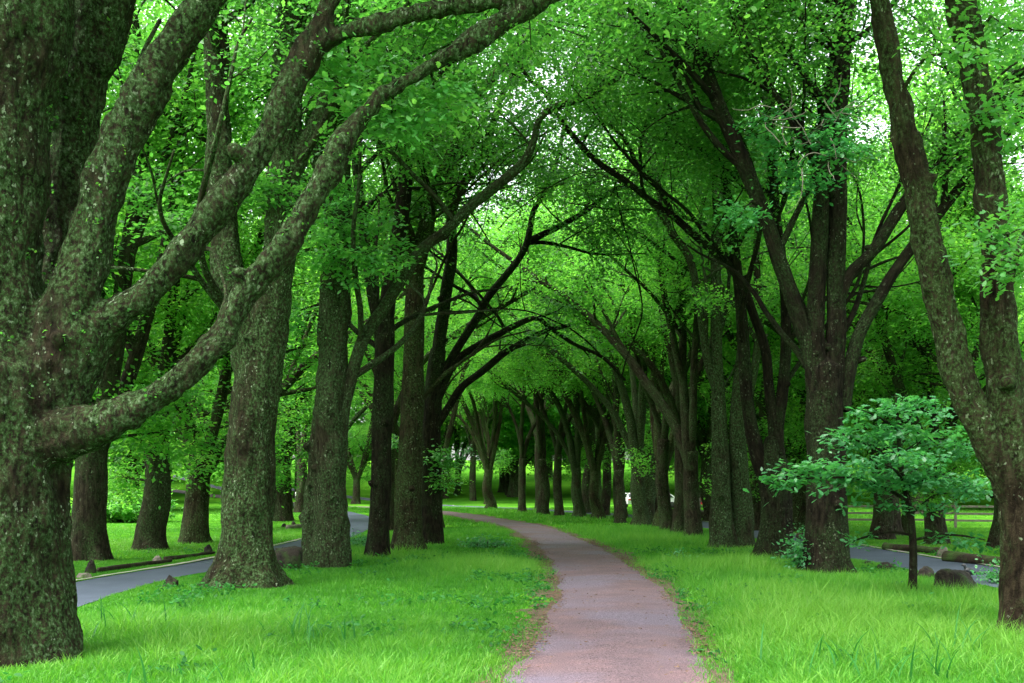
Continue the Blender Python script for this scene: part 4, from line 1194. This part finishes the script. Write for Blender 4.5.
# ================================================================== GRASS
def grass():
    rng = np.random.default_rng(21)
    Vs, Ls, Ts, tones = [], [], [], []
    nv = 0
    def zone(n, d0, d1, hmul, wid, two=True, xr=None, onlyroad=False):
        nonlocal nv
        u = rng.uniform(0, 1, n)
        y = np.sqrt(d0 * d0 + u * (d1 * d1 - d0 * d0))
        half = 0.47 * y + 2.0
        if xr: half = np.minimum(half, xr)
        x = rng.uniform(-1, 1, n) * half
        # tussocks: part of the blades grow in tight tufts and splay outwards
        nc = n // 60
        tus = rng.uniform(0, 1, n) < 0.42
        ci = rng.integers(0, nc, n)
        ja, jr = rng.uniform(0, 6.283, n), np.abs(rng.normal(0, 0.055, n)) * (1 + 0.03 * y)
        cx, cy_ = x[ci].copy(), y[ci].copy()
        x = np.where(tus, cx + np.cos(ja) * jr, x); y = np.where(tus, cy_ + np.sin(ja) * jr, y)
        cth = rng.normal(0, 1, nc)[ci]
        dp = dist_line(x, y, PATH); dl = dist_line(x + 0.28, y, ROADL) + 0.25; dr = dist_line(x, y, ROADR)
        q = np.column_stack([x, y, np.zeros(n)])
        n1 = vnoise(q * 0.9, 1); n2 = vnoise(q * 0.22, 2); n3 = vnoise(q * 2.6, 3)
        edge = 1.02 + 0.30 * np.maximum(0, n1) + 0.15 * n3
        fade = np.clip((dp - 0.86) / 0.55, 0, 1)
        keep = (dp > 0.86 + 0.06 * n3) & (rng.uniform(0, 1, n) < np.where(dp < edge + 0.35, 0.10 + 0.75 * fade * (0.5 + 0.5 * n1), 1.0)) & (dl > 1.07 + .05 * n3) & (dr > 1.17 + .05 * n3)
        x, y, dp, dl, dr, n1, n2, n3, tus, ja, cth = [a[keep] for a in (x, y, dp, dl, dr, n1, n2, n3, tus, ja, cth)]
        m = len(x)
        inner = (x > np.interp(y, ROADL[:, 1], ROADL[:, 0])) & (x < np.interp(y, ROADR[:, 1], ROADR[:, 0]))
        h = np.where(inner, 0.145, 0.045) * hmul * (1 + 0.35 * n2 + 0.25 * n1) * rng.uniform(0.4, 1.4, m)
        h *= np.clip((dp - 0.75) / 1.1, 0.28, 1.0)
        h *= np.clip((np.minimum(dl, dr) - 0.6) / 1.9, 0.3, 1.0)
        h *= np.clip(0.9 + 0.6 * n2, 0.55, 1.15)
        for tx, ty in TRUNKS:
            h *= np.clip((np.hypot(x - tx, y - ty) - 0.2) / 1.6, 0.35, 1.0)
        a = rng.uniform(0, 6.283, m)
        lean = rng.normal(0, 0.5, (m, 2)) + np.column_stack([n1 * .25, n2 * .2])
        lean = np.where(tus[:, None], lean * 0.6 + np.column_stack([np.cos(ja), np.sin(ja)]) * 0.55, lean)
        h = np.where(tus, h * np.clip(1.25 + 0.25 * cth, 0.7, 1.9), h)
        w = wid * rng.uniform(0.7, 1.3, m)
        dx, dy = np.cos(a) * w * .5, np.sin(a) * w * .5
        tn = np.clip(0.46 + 0.34 * n2 + 0.20 * n1 + np.where(tus, 0.16 * cth, 0) + rng.normal(0, 0.17, m), 0, 1)
        b0 = np.column_stack([x - dx, y - dy, np.zeros(m)]); b1 = np.column_stack([x + dx, y + dy, np.zeros(m)])
        tip = np.column_stack([x + lean[:, 0] * h, y + lean[:, 1] * h, h * (1 - 0.18 * np.sum(lean ** 2, 1).clip(0, 2))])
        if two:
            mx = np.column_stack([x + lean[:, 0] * h * .35, y + lean[:, 1] * h * .35, h * .58])
            o = np.column_stack([dx, dy, np.zeros(m)]) * .8
            V = np.stack([b0, b1, mx + o, mx - o, tip], 1).reshape(-1, 3)
            idx = nv + np.arange(m)[:, None] * 5
            lp = np.concatenate([idx + 0, idx + 1, idx + 2, idx + 3, idx + 3, idx + 2, idx + 4], 1)
            Ls.append(lp.ravel()); Ts.append(np.tile([4, 3], m)); tones.append(np.repeat(tn, 5)); nv += 5 * m
        else:
            V = np.stack([b0, b1, tip], 1).reshape(-1, 3)
            Ls.append(nv + np.arange(3 * m)); Ts.append(np.full(m, 3)); tones.append(np.repeat(tn, 3)); nv += 3 * m
        Vs.append(V)
    zone(430000, 9.0, 17, 1.0, 0.0095)
    zone(360000, 17, 30, 1.05, 0.015, False)
    zone(230000, 30, 55, 1.1, 0.025, False)
    zone(110000, 55, 120, 1.1, 0.06, False)
    tot = np.concatenate(Ts)
    st = np.concatenate([[0], np.cumsum(tot)[:-1]])
    me = mesh_from_arrays('grass_mesh', np.vstack(Vs), np.concatenate(Ls), st, tot, M['grass'], False, {'tone': np.concatenate(tones)})
    o = link('grass', me); tag(o, 'long bright green grass growing on both sides of the path', 'grass', kind='stuff')
TRUNKS = [(e.location.x, e.location.y) for e in TREES[:10]]
grass()

def tuft(px, py, n, label, seed, hmin=.25, hmax=.5, spread=.35, mat=None):
    rng = np.random.default_rng(seed)
    V, Fc, tone = [], [], []
    for i in range(n):
        x, y = rng.normal(0, spread * .5, 2)
        a = rng.uniform(0, 6.28); h = rng.uniform(hmin, hmax) * 1.35; w = rng.uniform(.007, .014)
        ln = rng.uniform(.2, 1.1)
        b = len(V)
        m = 6
        for k in range(m + 1):
            t = k / m
            ww = w * (1 - t ** 2) + .001
            cx, cy = x + math.cos(a) * ln * h * t * t, y + math.sin(a) * ln * h * t * t
            z = h * (t - 0.32 * ln * t ** 3)
            V.append((cx - math.sin(a) * ww, cy + math.cos(a) * ww, z)); V.append((cx + math.sin(a) * ww, cy - math.cos(a) * ww, z))
            tone += [0.4 + 0.2 * rng.uniform()] * 2
            if k: Fc.append((b + 2 * k - 2, b + 2 * k - 1, b + 2 * k + 1, b + 2 * k))
    Fq = np.array(Fc)
    me = mesh_from_arrays('tuft_mesh', np.array(V), Fq.ravel(), np.arange(len(Fq)) * 4, np.full(len(Fq), 4), mat or M['broad'], True, {'tone': np.array(tone)})
    o = link('grass_tuft', me); o.location = ground_at(px, py); tag(o, label, 'grass tuft', 'broad-bladed tufts in the grass', 'stuff')
tuft(160, 625, 26, 'broad strappy grass tuft below the flared trunk, left of the others', 51, .2, .42, .9)
tuft(300, 636, 22, 'few dark upright strappy blades left of the path', 52, .25, .5, .5)
tuft(345, 640, 8, 'pale strappy blades nearest the path edge on the left', 53, .2, .35, .3)
tuft(180, 680, 18, 'drooping strappy tuft at the bottom of the left grass', 54, .2, .4, .7)
tuft(900, 672, 40, 'dense broad-bladed tuft at the bottom of the right grass', 55, .2, .45, .9)
tuft(848, 662, 6, 'single tall dark blades left of the dense right tuft', 56, .3, .5, .12)
tuft(925, 612, 4, 'short dark upright blades in front of the sapling', 57, .25, .38, .1)
tuft(950, 655, 12, 'leaning strappy blades near the edge tree', 58, .25, .5, .4)

def weeds():
    rng = np.random.default_rng(91)
    n = 7000
    y = np.sqrt(rng.uniform(0, 1, n) * (34 ** 2 - 9 ** 2) + 81); x = rng.uniform(-1, 1, n) * (0.47 * y + 1.5)
    q = np.column_stack([x, y, np.zeros(n)])
    dp = dist_line(x, y, PATH); dl = dist_line(x, y, ROADL); dr = dist_line(x, y, ROADR)
    v = vnoise(q * 0.55, 31) + 0.6 * vnoise(q * 1.7, 32)
    keep = (dp > 1.0) & (dl > 1.3) & (dr > 1.4) & (v > 0.5 - 0.3 * np.exp(-((dp - 1.3) / 0.5) ** 2))
    C = np.column_stack([x, y, rng.uniform(0.03, 0.15, n) * np.clip((dp - .7), .4, 1.0)])[keep]
    me = leaves('weeds_mesh', C, 9, 0.075, M['broad'], rng, spread=(0.07, 0.07, 0.03), shape=OVATE, tilt=0.55, wl=0.6)
    o = link('lawn_weeds', me); tag(o, 'small broad-leaved weeds mixed into the grass', 'weeds', kind='stuff')
weeds()

def litter():
    rng = np.random.default_rng(61)
    c = smooth2(PATH, .3)
    c = c[(c[:, 1] > 8) & (c[:, 1] < 45)]
    n = 7500
    i = rng.integers(0, len(c), n)
    side = np.where(rng.uniform(0, 1, n) < .5, -1, 1)
    s = 0.86 + np.abs(rng.normal(0, .28, n))
    inside = rng.uniform(0, 1, n) < .05
    s = np.where(inside, rng.uniform(0.3, .9, n), s)
    x = c[i, 0] + side * s + rng.normal(0, .05, n); y = c[i, 1] + rng.uniform(-.2, .2, n)
    q = np.column_stack([x, y, np.zeros(n)])
    keep = (vnoise(q * .6, 8) > 0.0) | inside
    x, y = x[keep], y[keep]
    n = len(x)
    a = rng.uniform(0, 6.28, n); L = rng.uniform(.025, .085, n); W_ = L * .5
    ca, sa = np.cos(a), np.sin(a)
    z0 = np.full(n, .038)
    def pt(u, v, dz): return np.column_stack([x + ca * L * u - sa * W_ * v, y + sa * L * u + ca * W_ * v, z0 + dz])
    V = np.stack([pt(-.5, 0, rng.uniform(0, .015, n)), pt(0, .5, rng.uniform(0, .012, n)), pt(.5, 0, rng.uniform(0, .02, n)), pt(0, -.5, rng.uniform(0, .012, n))], 1).reshape(-1, 3)
    me = mesh_from_arrays('litter_mesh', V, np.arange(4 * n), np.arange(n) * 4, np.full(n, 4), M['litter'], False)
    o = link('fallen_leaves', me); tag(o, 'brown dry leaves scattered along the path edges', 'leaf litter', kind='stuff')
litter()

# ================================================================== WORLD, SUN, CAMERA
SUN_EL, SUN_AZ = R(62), R(-110)     # azimuth from +Y towards +X
w = bpy.data.worlds.new('World'); SC.world = w; w.use_nodes = True
nt = w.node_tree; nt.nodes.clear()
sky = nt.nodes.new('ShaderNodeTexSky'); sky.sky_type = 'NISHITA'; sky.sun_disc = False
sky.sun_elevation = SUN_EL; sky.sun_rotation = SUN_AZ
sky.dust_density = 4.0; sky.air_density = 1.0; sky.ozone_density = 1.0
hs = nt.nodes.new('ShaderNodeHueSaturation'); hs.inputs['Saturation'].default_value = 0.25
bg = nt.nodes.new('ShaderNodeBackground'); bg.inputs['Strength'].default_value = 0.15
wo = nt.nodes.new('ShaderNodeOutputWorld')
nt.links.new(sky.outputs[0], hs.inputs['Color']); nt.links.new(hs.outputs[0], bg.inputs[0]); nt.links.new(bg.outputs[0], wo.inputs[0])
sl = bpy.data.lights.new('sun', 'SUN'); sl.energy = 1.5; sl.angle = R(70); sl.color = (1.0, 0.96, 0.88)
so = bpy.data.objects.new('sun', sl); COL.objects.link(so)
dv = Vector((math.sin(SUN_AZ) * math.cos(SUN_EL), math.cos(SUN_AZ) * math.cos(SUN_EL), math.sin(SUN_EL)))
so.rotation_euler = dv.to_track_quat('Z', 'Y').to_euler()
so.location = (0, 0, 40)

cd = bpy.data.cameras.new('camera'); cd.lens = 36.0 * F / 1024.0; cd.sensor_width = 36
cd.shift_y = (HOR - 341.5) / 1024.0
cd.clip_end = 2000; cd.clip_start = 0.1
co = bpy.data.objects.new('camera', cd); COL.objects.link(co)
co.location = (0, 0, CAMZ); co.rotation_euler = (math.pi / 2, 0, 0)
SC.camera = co

SC.render.engine = 'CYCLES'
cy = SC.cycles
cy.max_bounces = 9; cy.diffuse_bounces = 5; cy.glossy_bounces = 2; cy.transmission_bounces = 7; cy.transparent_max_bounces = 4
cy.use_denoising = True
cy.caustics_reflective = False; cy.caustics_refractive = False
cy.use_adaptive_sampling = True; cy.adaptive_threshold = 0.008
SC.render.use_persistent_data = False
SC.view_settings.view_transform = 'Standard'
SC.view_settings.look = 'None'
SC.view_settings.exposure = 2.55
SC.view_settings.gamma = 1.0
